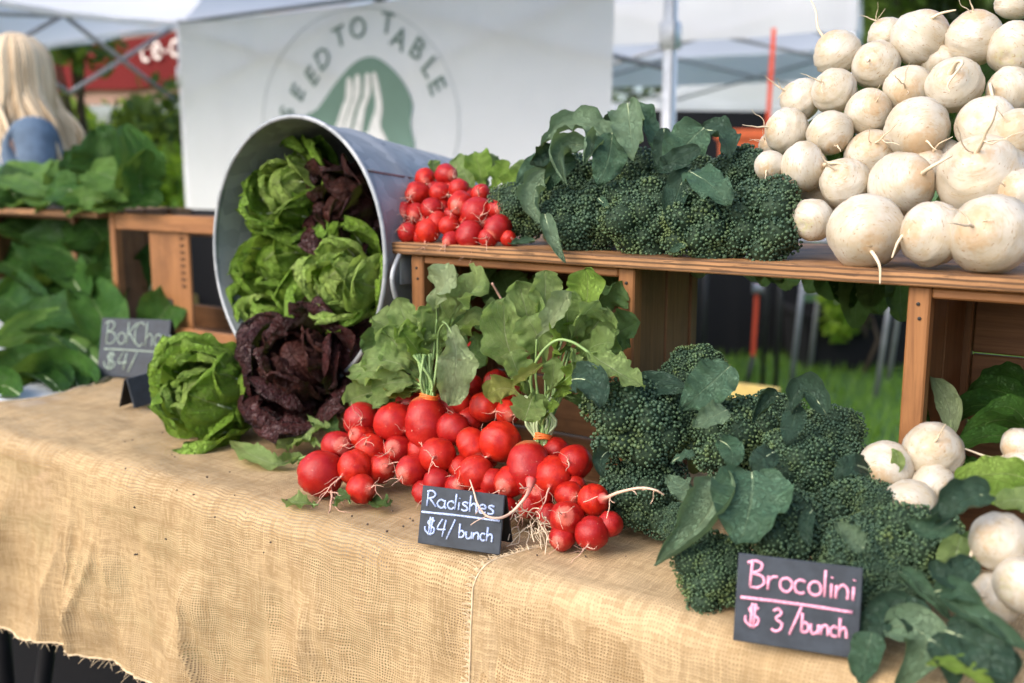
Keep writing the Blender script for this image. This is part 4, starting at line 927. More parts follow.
lettuce(c, (-.45, -.85, .42), r * .98, 17, ('lett', 'lett_pale', 'lett'), 'open green lettuce head sitting on the burlap left of the red lettuce', 31, .75, maxopen=.85)
c = PX(299, 364, .21); r = size(54, c)
lettuce(c, (-.15, -.75, .55), r, 18, RL, 'large dark red lettuce at the mouth of the metal tub, resting on the table', 12, 1.1, ruff=.26)
inw = lambda x, y, k: (lambda p: p)(CAM + ray(x, y) * (((tc + axt * k) - CAM).dot(axt) / ray(x, y).dot(axt)))
c = inw(288, 190, .055); lettuce(c, (-.5, -.8, .2), size(50, c), 15, GL, 'green lettuce at the top of the metal tub', 13, 1.0)
c = inw(342, 212, .075); lettuce(c, (-.7, -.7, .1), size(46, c), 14, RL, 'dark red lettuce inside the tub beside its upper green one', 14, 1.2, ruff=.26)
c = inw(279, 262, .05); lettuce(c, (-.5, -.8, .1), size(50, c), 15, ('lett', 'lett', 'lett_dark'), 'green lettuce in the middle of the metal tub', 15, 1.1)
c = inw(340, 283, .015); lettuce(c, (-.45, -.85, .3), size(48, c), 15, ('lett_pale', 'lett_pale', 'lett'), 'pale crinkled lettuce at the right inside of the tub, above the red one', 16, .8)
c = inw(266, 322, .03); lettuce(c, (-.6, -.7, .35), size(38, c), 12, ('lett', 'lett_pale', 'lett'), 'small pale green lettuce low in the tub, partly behind the big red one', 17, 1.0)

# ------------------------------------------------------------------ radishes
def radish_mesh(seed):
    rr = random.Random(seed); el = rr.uniform(.92, 1.22); pr = [(.001, el * .93)]
    for k in range(1, 18):
        th = math.pi * k / 18; z = math.cos(th); x = math.sin(th) ** .92
        if z > 0: zz = z * el * .97
        else: zz = z * el * 1.0 - .10 * max(0, -z - .6)
        pr.append((x, zz))
    pr += [(.10, -el * 1.06), (.065, -el * 1.12)]
    V = []; n = 26; mb = MB(); lathe(mb, (0, 0, 0), (0, 0, 1), pr, n, 0, .13, seed, True)
    return mb
rad_meshes = []; root_meshes = []; root_meshes_t = []
def mesh_of(mb, name, mats):
    o = mb.build(name, mats); me = o.data; bpy.data.objects.remove(o); return me
for k in range(8): rad_meshes.append(mesh_of(radish_mesh(k), 'radish', M['radish']))
def curly(rr, p, d, ln, sag=(0, 0, 0), n=6, wob=.35):
    pts = [Vector(p)]; d = Vector(d).normalized()
    for i in range(n): d = (d + Vector((rr.uniform(-1, 1), rr.uniform(-1, 1), rr.uniform(-1, 1))) * wob + Vector(sag)).normalized(); pts.append(pts[-1] + d * ln / n)
    return spline(pts, 4)
for k in range(9):
    for lst, nm, mt, st, th in ((root_meshes, 'root', 'root_r', -1.08, .042), (root_meshes_t, 'root', 'root_t', -.80, .045)):
        rr = random.Random(60 + k); mb = MB(); L = rr.uniform(1.2, 2.6) if nm and lst is root_meshes else rr.uniform(.8, 2.0)
        p = curly(rr, (0, 0, st + .06), (rr.uniform(-.3, .3), rr.uniform(-.3, .3), -1), L, (0, 0, 0), 6, .3); m_ = len(p); tube(mb, p, [th * (1 - i / m_) ** 1.3 + .010 for i in range(m_)], 0, 7)
        for _ in range(rr.randint(3, 6) if lst is root_meshes else rr.randint(0, 3)):
            i = rr.randint(0, m_ // 2); q = curly(rr, p[i], (rr.uniform(-1, 1), rr.uniform(-1, 1), rr.uniform(-1, .2)), rr.uniform(.5, 1.3), n=4, wob=.5); tube(mb, q, [.012 * (1 - j / len(q)) + .009 for j in range(len(q))], 0, 5)
        lst.append(mesh_of(mb, nm, M[mt]))
_rc = [0]
def veg(parent, name, c, r, tail, body, roots, root=True, sq=1.0, rseed=None, spin=None):
    k = _rc[0] = _rc[0] + 1; rr = random.Random(500 + k)
    o = bpy.data.objects.new(name, body[k % len(body)]); C.objects.link(o)
    q = (-Vector(tail)).to_track_quat('Z', 'Y') @ Quaternion((0, 0, 1), rr.uniform(0, 6.28) if spin is None else spin)
    o.rotation_mode = 'QUATERNION'; o.rotation_quaternion = q; o.scale = (r, r, r * sq)
    if parent: o.parent = parent; o.location = Vector(c) - parent_world(parent)
    else: o.location = c
    if root:
        ro = bpy.data.objects.new('root', roots[(k * 5 + (rseed or 0)) % len(roots)]); C.objects.link(ro); ro.parent = o
    return o
def radish(t, x, y, dpx, deep=0.0, tail=None, z0=.028, w0=.066, k=.80, sq=1.0, w=None, root=True):
    rr = random.Random(int(x * 7 + y * 13)); p = PS(x, y, z0 - deep, w0, k) if w is None else PX(x, y, w); r = size(dpx, p) / 2
    if tail is None: tail = TOCAM(p) * .8 + Vector((rr.uniform(-.7, .7), rr.uniform(-.2, .3), rr.uniform(-.9, .25)))
    if p.z - r < TZ + .008: p.z = TZ + .008 + r
    return veg(t, 'radish', p, r, tail, rad_meshes, root_meshes, root, sq), p, r
def free_root(o, pts, r0):                       # a long root drawn where the photo shows it; child of its radish, in the radish's own axes
    P = spline(pts, 7); mb = MB(); n = len(P); tube(mb, P, [r0 * (1 - i / n) ** .9 + r0 * 3.2 * max(0, 1 - i / n * 4.5) ** 2 + .0006 for i in range(n)], 0, 7, True, np.repeat(np.clip(1 - np.arange(n) / n * 3.2, 0, 1), 7)); rr = random.Random(int(r0 * 1e5) + n)
    for _ in range(6):
        i = rr.randint(1, n - 2); q = curly(rr, P[i], (rr.uniform(-1, 1), rr.uniform(-1, 1), rr.uniform(-1, .3)), rr.uniform(.01, .025), n=4, wob=.5); tube(mb, q, [.0005] * len(q), 0, 4, True, 0.0)
    bpy.context.view_layer.update(); inv = o.matrix_world.inverted(); V = np.concatenate(mb.V)
    me = mesh_of(mb, 'root', M['root_fade']); 
    for v in me.vertices: v.co = inv @ v.co
    ro = bpy.data.objects.new('root', me); C.objects.link(ro); ro.parent = o; return ro
RG = 'radish bunches'
def rad_leaf(t, a, b, c, wpx, mat='radish_leaf', kind='radish', stem=None, **k):
    k.setdefault('lobe', .16); k.setdefault('ruffle', .22); k.setdefault('fold', .38); k.setdefault('nv', 40); rt = random.Random(_ls[0] * 3 + 1); k.setdefault('tilt', (rt.uniform(-.75, .75), 0, rt.uniform(-.1, .8))); k.setdefault('twist', rt.uniform(-.5, .5))
    return leaf(t, (a, b, c), wpx, mat, kind, stem=stem, **k)
# A: the bunch lying at the front left
A = thing('radish_bunch', PT(345, 492), 'radish bunch lying nearest the lettuces, its stray leaves flat on the burlap', 'radishes', RG)
for a in ((321, 480, 47), (337, 446, 31), (361, 420, 35), (355, 467, 36), (361, 489, 29), (362, 438, 27, .01), (371, 450, 32, .006), (381, 468, 30, .022), (348, 452, 26, .02)): radish(A, *a)
rad_leaf(A, PX(322, 446, .16), PX(300, 440, .17), PX(276, 448, .15), 30, tilt=(0, 0, 1.2)); rad_leaf(A, PX(330, 425, .17), PX(312, 430, .17), PX(288, 444, .16), 34, 'radish_leaf', tilt=(0, 0, 1.0))
rad_leaf(A, PX(300, 458, .15), PT(268, 462, .016), PT(233, 441, .020), 26, 'radish_leaf', stem=[PX(320, 452, .15)], tilt=(0, 0, .8)); rad_leaf(A, PX(318, 458, .15), PX(296, 462, .15), PX(284, 470, .13), 26, 'radish_leaf', tilt=(0, 0, 1))
rad_leaf(A, PT(318, 505, .014), PT(302, 503, .015), PT(286, 500, .012), 22, tilt=(0, 0, 2)); rad_leaf(A, PT(350, 503, .02), PT(345, 498, .022), PT(334, 504, .012), 18, 'radish_leaf_dark', tilt=(0, 0, 2))
rad_leaf(A, PX(345, 440, .18), PX(330, 425, .19), PX(318, 418, .19), 30, 'radish_leaf_dark'); rad_leaf(A, PT(392, 500, .02), PT(384, 505, .018), PT(372, 500, .014), 20, 'radish_leaf_dark', tilt=(0, 0, 2))
# B: the bunch with the band in plain view
B = thing('radish_bunch', PT(420, 490), 'radish bunch tied with an orange rubber band right above the biggest upright radish', 'radishes', RG)
o, p, r = radish(B, 426, 423, 43, 0, (.1, -.4, -1), sq=1.12)
for a in ((394, 423, 41), (409, 402, 28, .012), (453, 429, 33, .006), (413, 470, 32, .004), (438, 456, 37), (398, 450, 30, .016), (437, 482, 28, .006), (457, 487, 26, .012), (420, 450, 28, .024), (380, 408, 28, .02), (447, 406, 28, .02), (424, 492, 24, .02)): radish(B, *a)
bp = PX(429, 397, .155); 
def band(t, p, ax, r):
    ax = Vector(ax).normalized(); X = ax.orthogonal().normalized(); Y = ax.cross(X); mb = MB()
    for k, h in enumerate((-.0022, .0002, .0024)): tube(mb, [p + ax * (h + .0008 * math.sin(a * .5 + k)) + (X * math.cos(a * math.pi / 12) + Y * math.sin(a * math.pi / 12)) * r for a in range(25)], .0014, 0, 6, False)
    return mb.build('rubber_band', M['band'], t)
band(B, bp, (.12, .1, 1), .0105)
bw = .175
def stem_from(p, x, y, w): return [p - UP * .012, p + UP * .004 + (PX(x, y, w) - p) * .12]
def BL(a, b, c, wpx, mat='radish_leaf', st=True, **k):
    P0 = PX(*a); rr = random.Random(int(a[0] * 3 + b[1])); q = bp + Vector((rr.uniform(-.006, .006), rr.uniform(-.006, .006), 0))
    rad_leaf(B, P0, PX(*b), PX(*c), wpx, mat, stem=[q - UP * .012, q + UP * .008, q.lerp(P0, .6) + UP * .004] if st else None, **k)
BL((424, 378, .17), (404, 354, .17), (383, 328, .165), 44); BL((418, 384, .165), (388, 372, .155), (350, 372, .15), 40); BL((415, 388, .165), (382, 390, .16), (346, 402, .15), 40, 'radish_leaf'); BL((424, 372, .18), (402, 340, .19), (372, 318, .185), 46)
BL((428, 365, .18), (412, 335, .19), (397, 297, .19), 34); BL((432, 368, .175), (432, 345, .18), (440, 306, .18), 34); BL((420, 384, .17), (395, 380, .175), (368, 350, .17), 44); BL((420, 388, .165), (404, 392, .16), (384, 384, .15), 26, 'yellow_leaf')
BL((438, 360, .19), (442, 320, .20), (436, 290, .19), 34); BL((434, 374, .18), (418, 352, .165), (408, 322, .16), 40, 'radish_leaf'); BL((418, 390, .17), (392, 402, .165), (362, 420, .155), 34, 'radish_leaf_dark'); BL((426, 375, .2), (396, 345, .215), (362, 352, .21), 40, 'radish_leaf_dark')
rad_leaf(B, PX(443, 322, .165), PX(456, 352, .15), PX(448, 405, .14), 40, 'radish_leaf_pale', stem=[bp, PX(437, 370, .17), PX(438, 335, .175)], tilt=(.3, 0, .1), lobe=.12, twist=.3)
rad_leaf(B, PX(437, 322, .18), PX(440, 290, .17), PX(458, 274, .17), 40, 'radish_leaf_pale', stem=[bp, PX(434, 350, .18)], tilt=(-.2, 0, 1.0), lobe=.2, ruffle=.28)
rad_leaf(B, PX(448, 330, .19), PX(466, 296, .19), PX(484, 288, .18), 46, 'radish_leaf', stem=[bp, PX(440, 355, .19)], tilt=(0, 0, .8), ruffle=.25); rad_leaf(B, PX(452, 345, .2), PX(474, 322, .2), PX(490, 330, .18), 44, 'radish_leaf', stem=[bp, PX(445, 365, .19)], tilt=(.3, 0, .5), ruffle=.2)
rad_leaf(B, PX(450, 375, .21), PX(470, 355, .21), PX(486, 366, .2), 40, 'radish_leaf_dark', stem=[bp]); rad_leaf(B, PX(442, 380, .19), PX(456, 372, .18), PX(468, 382, .17), 26, 'radish_leaf_dark', stem=[bp])
# C: the loose middle of the heap
Cb = thing('radish_bunch', PT(480, 520), 'radish bunch heaped in the middle, just behind the radish price sign', 'radishes', RG)
for a in ((484, 407, 30, .006), (472, 444, 31, .004), (475, 473, 37), (511, 481, 32, .006), (492, 482, 28, .01), (460, 402, 28, .02), (470, 421, 26, .022), (486, 456, 26, .024), (460, 468, 26, .02), (507, 412, 26, .02), (482, 502, 26, .02), (505, 508, 24, .02)): radish(Cb, *a)
oh, ph_, rh = radish(Cb, 500, 441, 42, 0, (-.6, -.8, -.6))
for a in ((493, 338, 18), (496, 382, 24), (508, 392, 24), (476, 350, 20), (515, 405, 22), (472, 385, 22)): radish(Cb, *a, w=.27, root=False)
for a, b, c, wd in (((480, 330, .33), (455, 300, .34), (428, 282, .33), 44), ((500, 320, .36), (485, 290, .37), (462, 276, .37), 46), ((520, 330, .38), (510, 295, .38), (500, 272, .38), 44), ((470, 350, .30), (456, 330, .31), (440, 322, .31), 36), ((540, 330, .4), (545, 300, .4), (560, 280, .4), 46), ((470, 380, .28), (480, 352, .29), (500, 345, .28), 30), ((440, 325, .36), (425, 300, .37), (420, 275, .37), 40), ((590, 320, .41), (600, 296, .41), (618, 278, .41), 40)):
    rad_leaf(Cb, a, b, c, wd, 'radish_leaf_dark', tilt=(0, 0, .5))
mb = MB(); tube(mb, spline([PX(507, 310, .25), PX(500, 297, .25), PX(492, 283, .24)], 5), [.0014] * 11, 0, 6); mb.build('stem', M['root_r'], Cb)
# D: the bunch with tall leaves on the right
Db = thing('radish_bunch', PT(545, 520), 'radish bunch with the tallest upright green leaves, long root trailing over the price sign', 'radishes', RG)
od, pd, rd = radish(Db, 529, 467, 44, 0, (.05, -.5, -1), root=False, sq=1.05)
for a in ((554, 476, 40, .006), (575, 462, 35, .004), (541, 496, 26, .02), (574, 487, 25, .02), (556, 450, 26, .02), (530, 505, 24, .026)): radish(Db, *a)
free_root(od, [PX(531, 480, .075), PX(529, 490, .065), PX(524, 499, .055), PX(512, 512, .045), PX(500, 518, .030), PX(487, 516, .022), PX(478, 505, .022), PX(474, 492, .03), PX(470, 480, .05)], .0014)
bd = PX(543, 437, .16); band(Db, bd, (.1, .3, 1), .0095)
def DL(a, b, c, wpx, mat='radish_leaf', st=True, **k):
    P0 = PX(*a); rr = random.Random(int(a[0] * 3 + b[1])); q = bd + Vector((rr.uniform(-.006, .006), rr.uniform(-.006, .006), 0))
    rad_leaf(Db, P0, PX(*b), PX(*c), wpx, mat, stem=[q - UP * .014, q + UP * .008, q.lerp(P0, .6) + UP * .004] if st else None, **k)
DL((536, 395, .19), (509, 350, .17), (505, 298, .16), 50, 'radish_leaf', lobe=.14); DL((534, 372, .20), (529, 325, .19), (517, 280, .18), 42); DL((545, 345, .21), (545, 305, .20), (546, 270, .20), 36); DL((560, 355, .21), (583, 312, .19), (586, 268, .19), 50, 'lime_leaf', lobe=.10)
DL((555, 350, .2), (562, 320, .185), (574, 292, .18), 36, 'radish_leaf'); rad_leaf(Db, PX(536, 340, .15), PX(553, 318, .145), PX(572, 292, .15), 30, 'radish_leaf_pale', stem=[bd, PX(536, 380, .17)], fold=.8, tilt=(-.4, 0, 0)); DL((566, 362, .2), (592, 330, .185), (607, 308, .18), 44, 'radish_leaf')
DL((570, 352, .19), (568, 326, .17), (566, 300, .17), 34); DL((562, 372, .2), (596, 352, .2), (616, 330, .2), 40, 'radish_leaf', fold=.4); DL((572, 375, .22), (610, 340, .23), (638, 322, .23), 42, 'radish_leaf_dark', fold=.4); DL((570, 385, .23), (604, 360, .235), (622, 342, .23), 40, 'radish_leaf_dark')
rad_leaf(Db, PX(588, 352, .15), PX(612, 368, .14), PX(645, 388, .14), 34, 'radish_leaf', kind='long', stem=[bd, PX(531, 385, .15), PX(538, 358, .14), PX(555, 341, .14), PX(572, 342, .145)], tilt=(0, 0, .9), stem_r=.002, lobe=.22)
rad_leaf(Db, PX(572, 348, .15), PX(575, 365, .14), PX(582, 382, .14), 18, 'radish_leaf', kind='long', tilt=(.6, 0, 0), fold=.7); rad_leaf(Db, PX(543, 364, .14), PX(529, 374, .13), PX(512, 386, .13), 17, 'yellow_leaf', kind='long', fold=1.1, tilt=(0, 0, .7), lobe=.05)
DL((534, 392, .15), (530, 404, .135), (524, 421, .125), 38, 'radish_leaf', tilt=(0, 0, .6)); DL((524, 400, .15), (505, 388, .145), (487, 397, .14), 30, 'yellow_leaf', ruffle=.3); DL((552, 400, .17), (562, 388, .16), (564, 378, .16), 26, 'lime_leaf'); DL((545, 395, .16), (553, 378, .15), (552, 358, .15), 24, 'radish_leaf')
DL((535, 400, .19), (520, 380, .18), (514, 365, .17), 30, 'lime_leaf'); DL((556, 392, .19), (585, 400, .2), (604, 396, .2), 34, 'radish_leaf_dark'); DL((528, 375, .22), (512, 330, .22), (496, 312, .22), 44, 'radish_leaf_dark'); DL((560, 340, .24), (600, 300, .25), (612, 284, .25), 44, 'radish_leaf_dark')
for a, b, c, wd, mt in (((548, 372, .2), (538, 340, .17), (528, 316, .165), 40, 'radish_leaf'), ((552, 366, .19), (556, 338, .165), (560, 314, .16), 34, 'lime_leaf'), ((566, 352, .18), (580, 322, .165), (598, 300, .165), 36, 'radish_leaf'), ((530, 398, .17), (518, 372, .15), (510, 352, .15), 34, 'radish_leaf'), ((574, 362, .18), (594, 346, .165), (614, 344, .16), 32, 'radish_leaf'), ((550, 388, .16), (570, 376, .145), (574, 362, .14), 24, 'lime_leaf')): DL(a, b, c, wd, mt)
for a, b, c, wd, mt in (((426, 372, .18), (414, 345, .155), (398, 330, .15), 34, 'lime_leaf'), ((420, 380, .17), (394, 362, .15), (366, 360, .145), 34, 'radish_leaf'), ((430, 362, .19), (424, 330, .17), (420, 306, .165), 32, 'radish_leaf'), ((420, 386, .165), (400, 382, .15), (372, 388, .145), 30, 'radish_leaf')): BL(a, b, c, wd, mt)
DL((544, 418, .15), (552, 408, .14), (558, 402, .14), 14, 'lime_leaf'); DL((538, 420, .15), (543, 408, .145), (535, 395, .14), 16, 'radish_leaf')
mb = MB(); rr = random.Random(9)
for k in range(13): q = bd + Vector((rr.uniform(-.009, .009), rr.uniform(-.006, .004), 0)); tube(mb, spline([q - UP * .018 + Vector((rr.uniform(-.012, .012), -.004, 0)), q, q + UP * .02 + Vector((rr.uniform(-.014, .014), 0, 0)), q + UP * .045 + Vector((rr.uniform(-.02, .02), .01, 0))], 4), [.0017] * 13, 0, 6)
mb.build('stems', M['stem_p'], Db)
mb = MB(); rr = random.Random(19)
for k in range(12): q = bp + Vector((rr.uniform(-.007, .007), rr.uniform(-.006, .004), 0)); tube(mb, spline([q - UP * .012, q, q + UP * .02 + Vector((rr.uniform(-.008, .006), 0, 0)), q + UP * .05 + Vector((rr.uniform(-.02, .014), .01, 0))], 4), [.0017] * 13, 0, 6)
mb.build('stems', M['stem_g'], B)
# E: the front right bunch
Eb = thing('radish_bunch', PT(585, 548), 'front radish bunch against the broccoli, one root pointing across the florets', 'radishes', RG)
oe, pe, re = radish(Eb, 593, 500, 33, 0, (1, -.3, .15), root=False)
free_root(oe, [pe + (PX(606, 498, .085) - pe) * .8, PX(608, 497, .08), PX(620, 492, .075), PX(640, 488, .07), PX(655, 490, .07), PX(664, 495, .075)], .0014)
for a in ((567, 519, 36), (592, 533, 34), (610, 524, 26, .006), (569, 495, 28, .012), (563, 537, 27, .008), (582, 508, 24, .03), (548, 515, 24, .03)): radish(Eb, *a)
mb = MB(); rr = random.Random(31)                                # tangle of hair roots in front
for k in range(34):
    q0 = PX(rr.uniform(515, 552), rr.uniform(508, 532), .075); q = curly(rr, q0, (rr.uniform(-1, 1), -.6, rr.uniform(-1, .5)), rr.uniform(.015, .04), (0, 0, -.12), 5, .5); q = [Vector((v.x, v.y, max(v.z, TZ + .012))) for v in q]; tube(mb, q, [.0006] * len(q), 0, 4)
mb.build('hair_roots', M['root_t'], Eb)
# on the shelf board
Fz = PZ
Fb = thing('radish_bunch', PX(425, 246, .28), 'small red radish bunch at the end of the shelf board, nearest the metal tub', 'radishes', RG)
for a in ((392, 226, 20), (404, 211, 19), (408, 233, 21), (428, 231, 25), (418, 194, 25), (425, 178, 20), (432, 209, 23), (416, 213, 20), (440, 193, 22), (437, 222, 20), (425, 222, 22, .02), (412, 222, 20, .02), (440, 208, 22, .02), (432, 192, 22, .02), (420, 236, 18, .012)): radish(Fb, *a, z0=PZ + .016, w0=.272, k=1.0)
Gb = thing('radish_bunch', PX(478, 248, .28), 'red radish bunch on the shelf board, pressed against the first broccoli head', 'radishes', RG)
for a in ((446, 175, 22), (459, 189, 21), (461, 204, 26), (477, 213, 32), (449, 226, 21), (470, 235, 28), (498, 228, 27), (481, 194, 20), (497, 209, 20), (488, 238, 20), (452, 240, 18), (455, 216, 24, .02), (470, 222, 22, .02), (488, 222, 24, .02), (466, 198, 22, .02), (452, 190, 20, .02), (484, 206, 22, .02), (508, 238, 16, .01)): radish(Gb, *a, z0=PZ + .016, w0=.272, k=1.0)
rr = random.Random(4)
for a, b, c, wd, mt in (((478, 200, .40), (468, 180, .40), (456, 158, .41), 30, 'radish_leaf'), ((482, 195, .40), (480, 172, .40), (474, 152, .41), 30, 'lime_leaf'), ((490, 198, .39), (498, 178, .39), (510, 164, .39), 24, 'lime_leaf'), ((495, 205, .38), (508, 190, .38), (522, 172, .39), 26, 'lime_leaf'), ((490, 210, .37), (500, 200, .37), (512, 196, .37), 22, 'radish_leaf_pale'), ((470, 195, .40), (462, 182, .40), (452, 172, .40), 26, 'radish_leaf'), ((500, 200, .41), (516, 178, .42), (530, 164, .42), 26, 'radish_leaf'), ((486, 190, .42), (490, 166, .43), (498, 156, .43), 24, 'radish_leaf_pale')):
    rad_leaf(Gb, a, b, c, wd, mt, stem=[PX(a[0] - 5, a[1] + 14, a[2] - .02)], lobe=.08)
rad_leaf(Fb, (434, 178, .36), (434, 168, .36), (432, 160, .36), 14, 'radish_leaf', stem=[PX(437, 188, .35)], lobe=.05)

# ------------------------------------------------------------------ broccoli
def ico():
    import bmesh
    bm = bmesh.new(); bmesh.ops.create_icosphere(bm, subdivisions=1, radius=1); V = np.array([v.co[:] for v in bm.verts]); F = np.array([[v.index for v in f.verts] for f in bm.faces]); bm.free(); return V, F
IV, IF = ico()
def crown_mesh(seed, beads=2900):
    rg = np.random.default_rng(seed); rr = random.Random(seed); subs = []
    n = 17
    for i in range(n):                       # knuckles of the head, over its upper three quarters
        z = 1 - (i + .5) / n * 1.25; a = i * 2.39996 + rr.uniform(-.25, .25); q = math.sqrt(max(0, 1 - z * z)); k = rr.uniform(.58, .78)
        subs.append((np.array([q * math.cos(a), q * math.sin(a), z * .78]) * k, rr.uniform(.24, .40)))
    pos = []; sz = []; cellv = []
    for c, r in subs:
        m = int(beads * (r / .38) ** 2 / n * 1.45)
        i = np.arange(m) + .5; ph = np.arccos(1 - 2 * i / m); th = math.pi * (1 + 5 ** .5) * i; d = np.stack([np.cos(th) * np.sin(ph), np.sin(th) * np.sin(ph), np.cos(ph)], 1)
        cells = rg.normal(0, 1, (26, 3)); cells /= np.linalg.norm(cells, axis=1)[:, None]
        d += rg.normal(0, .05, d.shape); d /= np.linalg.norm(d, axis=1)[:, None]
        lump = np.array([noise.noise(Vector(tuple(v * 2.6 + c * 5))) for v in d]); near_ = np.clip(((d @ cells.T).max(1) - .80) / .20, 0, 1); cellv.append(near_); p = c + d * (r * (1 + .14 * lump + .17 * np.sqrt(near_)))[:, None] * np.array([1, 1, .92])
        pos.append(p); sz.append(rr.uniform(.8, 1.2) * rg.uniform(.025, .043, m) * (1 + .25 * lump))
    P = np.concatenate(pos); Z = np.concatenate(sz); CV = np.concatenate(cellv); keep = np.ones(len(P), bool)
    for c, r in subs: keep &= np.linalg.norm(P - c, axis=1) > r * .86
    keep &= (np.linalg.norm(P / np.array([1, 1, .85]), axis=1) > .62) & (P[:, 2] > -.55); P, Z, CV = P[keep], Z[keep], CV[keep]; m = len(P)
    rv = np.clip(.75 * CV + rg.uniform(-.25, .45, m), 0, 1); V = (P[:, None, :] + IV[None] * Z[:, None, None] * rg.uniform(.8, 1.25, (m, 1, 3))).reshape(-1, 3); F = (IF[None] + (np.arange(m) * len(IV))[:, None, None]).reshape(-1, 3)
    me = bpy.data.meshes.new('floret_crown'); 
    core = MB()
    for c, r in subs: lathe(core, tuple(c), (0, 0, 1), [(r * .9 * math.sin(t_ * math.pi / 8), r * .9 * math.cos(t_ * math.pi / 8)) for t_ in range(1, 8)], 12)
    lathe(core, (0, 0, -.05), (0, 0, 1), [(.60 * math.sin(t_ * math.pi / 10), .5 * math.cos(t_ * math.pi / 10)) for t_ in range(1, 10)], 20)
    cv = np.concatenate(core.V); nV = len(V); allV = np.concatenate([V, cv]); faces = F.tolist() + [[i + nV for i in f] for f in core.F]
    me.from_pydata(allV.tolist(), [], faces); me.materials.append(M['buds']); me.materials.append(M['core'])
    me.polygons.foreach_set('material_index', [0] * len(F) + [1] * len(core.F)); me.polygons.foreach_set('use_smooth', [True] * len(faces))
    at = me.attributes.new('rnd', 'FLOAT', 'POINT'); at.data.foreach_set('value', np.concatenate([np.repeat(rv, len(IV)), np.zeros(len(cv))])); me.update(); return me
crowns = [crown_mesh(k) for k in range(5)]
def stalk_mesh():
    mb = MB(); lathe(mb, (0, 0, 0), (0, 0, 1), [(.17, -1.7), (.2, -1.68), (.19, -1.2), (.22, -.8), (.36, -.4), (.5, -.15)], 14, 0, .1, 2)
    for k in range(7):
        a = k * .9; tube(mb, [(0, 0, -.9), (.18 * math.cos(a), .18 * math.sin(a), -.55), (.42 * math.cos(a), .42 * math.sin(a), -.15)], [.10, .09, .12], 0, 7)
    return mesh_of(mb, 'stalk', M['stalk'])
stalkm = stalk_mesh(); _bc = [0]
def broccoli(c, r, axis, label, group, stretch=(1, 1, 1)):
    k = _bc[0] = _bc[0] + 1; rr = random.Random(900 + k); t = thing('broccoli_head', c, label, 'broccoli', group)
    q = Vector(axis).to_track_quat('Z', 'Y') @ Quaternion((0, 0, 1), rr.uniform(0, 6.28))
    for nm, me in (('floret_crown', crowns[k % 5]), ('stalk', stalkm)):
        o = bpy.data.objects.new(nm, me); C.objects.link(o); o.parent = t; o.rotation_mode = 'QUATERNION'; o.rotation_quaternion = q; s = r * rr.uniform(.97, 1.03); o.scale = (s * stretch[0], s * stretch[1], s * stretch[2])
    return t
GT, GB = 'broccoli heads on the shelf board', 'broccoli heads heaped on the burlap'
HT = []
for x, y, rp, w, lb in ((523, 212, 31, .32, 'round shelf broccoli head touching the radishes'), (566, 190, 42, .37, 'dark shelf broccoli head shaded beneath the arching pale leaf'), (580, 228, 38, .31, 'shelf broccoli head behind the leaf that hangs over the board edge'), (636, 184, 40, .38, 'upper shelf broccoli head right below the crumpled pale leaf'), (642, 222, 43, .31, 'shelf broccoli head with yellowish buds in the middle of the board'),
                        (610, 205, 34, .36, 'half hidden shelf broccoli head behind the yellowish one'), (742, 182, 38, .37, 'upper shelf broccoli head next to the turnips, bare of leaves'), (706, 226, 42, .30, 'wide low shelf broccoli head under the two dark drooping leaves'), (760, 224, 47, .31, 'largest shelf broccoli head, at the board edge beside the turnips'), (688, 190, 36, .38, 'shelf broccoli head hidden behind the broad dark leaves')):
    p = PX(x, y, w); r = size(rp, p); p.z = max(p.z, TZ + PZ + r * .62); rr = random.Random(int(x)); HT.append(broccoli(p, r * 1.04, TOCAM(p) * .75 + UP * .7 + Vector((rr.uniform(-.4, .4), 0, 0)), lb, GT))
def tl(i, a, b, c, wd, mt='brocc_leaf', stem=None, **k): k.setdefault('push', .022); q_ = random.Random(int(a[0] * 5 + a[1])); k.setdefault('curl', q_.uniform(-.4, .9)); k.setdefault('twist', q_.uniform(-.5, .5)); k.setdefault('ruffle', .2); return leaf(HT[i], (a, b, c), wd, mt, 'broccoli', ms='stem_p', stem=stem, **k)
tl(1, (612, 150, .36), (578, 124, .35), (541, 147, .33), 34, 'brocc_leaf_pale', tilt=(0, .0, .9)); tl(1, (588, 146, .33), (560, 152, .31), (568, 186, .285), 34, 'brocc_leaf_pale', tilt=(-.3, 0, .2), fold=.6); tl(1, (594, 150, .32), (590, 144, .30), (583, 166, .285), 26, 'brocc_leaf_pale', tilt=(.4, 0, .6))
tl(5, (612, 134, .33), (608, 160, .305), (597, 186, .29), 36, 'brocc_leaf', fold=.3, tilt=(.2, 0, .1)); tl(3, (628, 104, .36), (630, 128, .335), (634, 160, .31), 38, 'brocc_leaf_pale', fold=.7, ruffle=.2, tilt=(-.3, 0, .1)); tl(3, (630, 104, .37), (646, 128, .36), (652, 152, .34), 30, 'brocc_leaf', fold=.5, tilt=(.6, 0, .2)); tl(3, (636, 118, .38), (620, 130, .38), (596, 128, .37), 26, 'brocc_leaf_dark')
tl(9, (704, 128, .34), (683, 148, .32), (668, 168, .30), 46, 'brocc_leaf', fold=.3, tilt=(-.2, 0, .4)); tl(9, (702, 130, .37), (722, 136, .36), (727, 160, .34), 32, 'brocc_leaf_dark', tilt=(.4, 0, .3)); tl(9, (664, 128, .35), (662, 150, .34), (656, 172, .33), 20, 'brocc_leaf_dark')
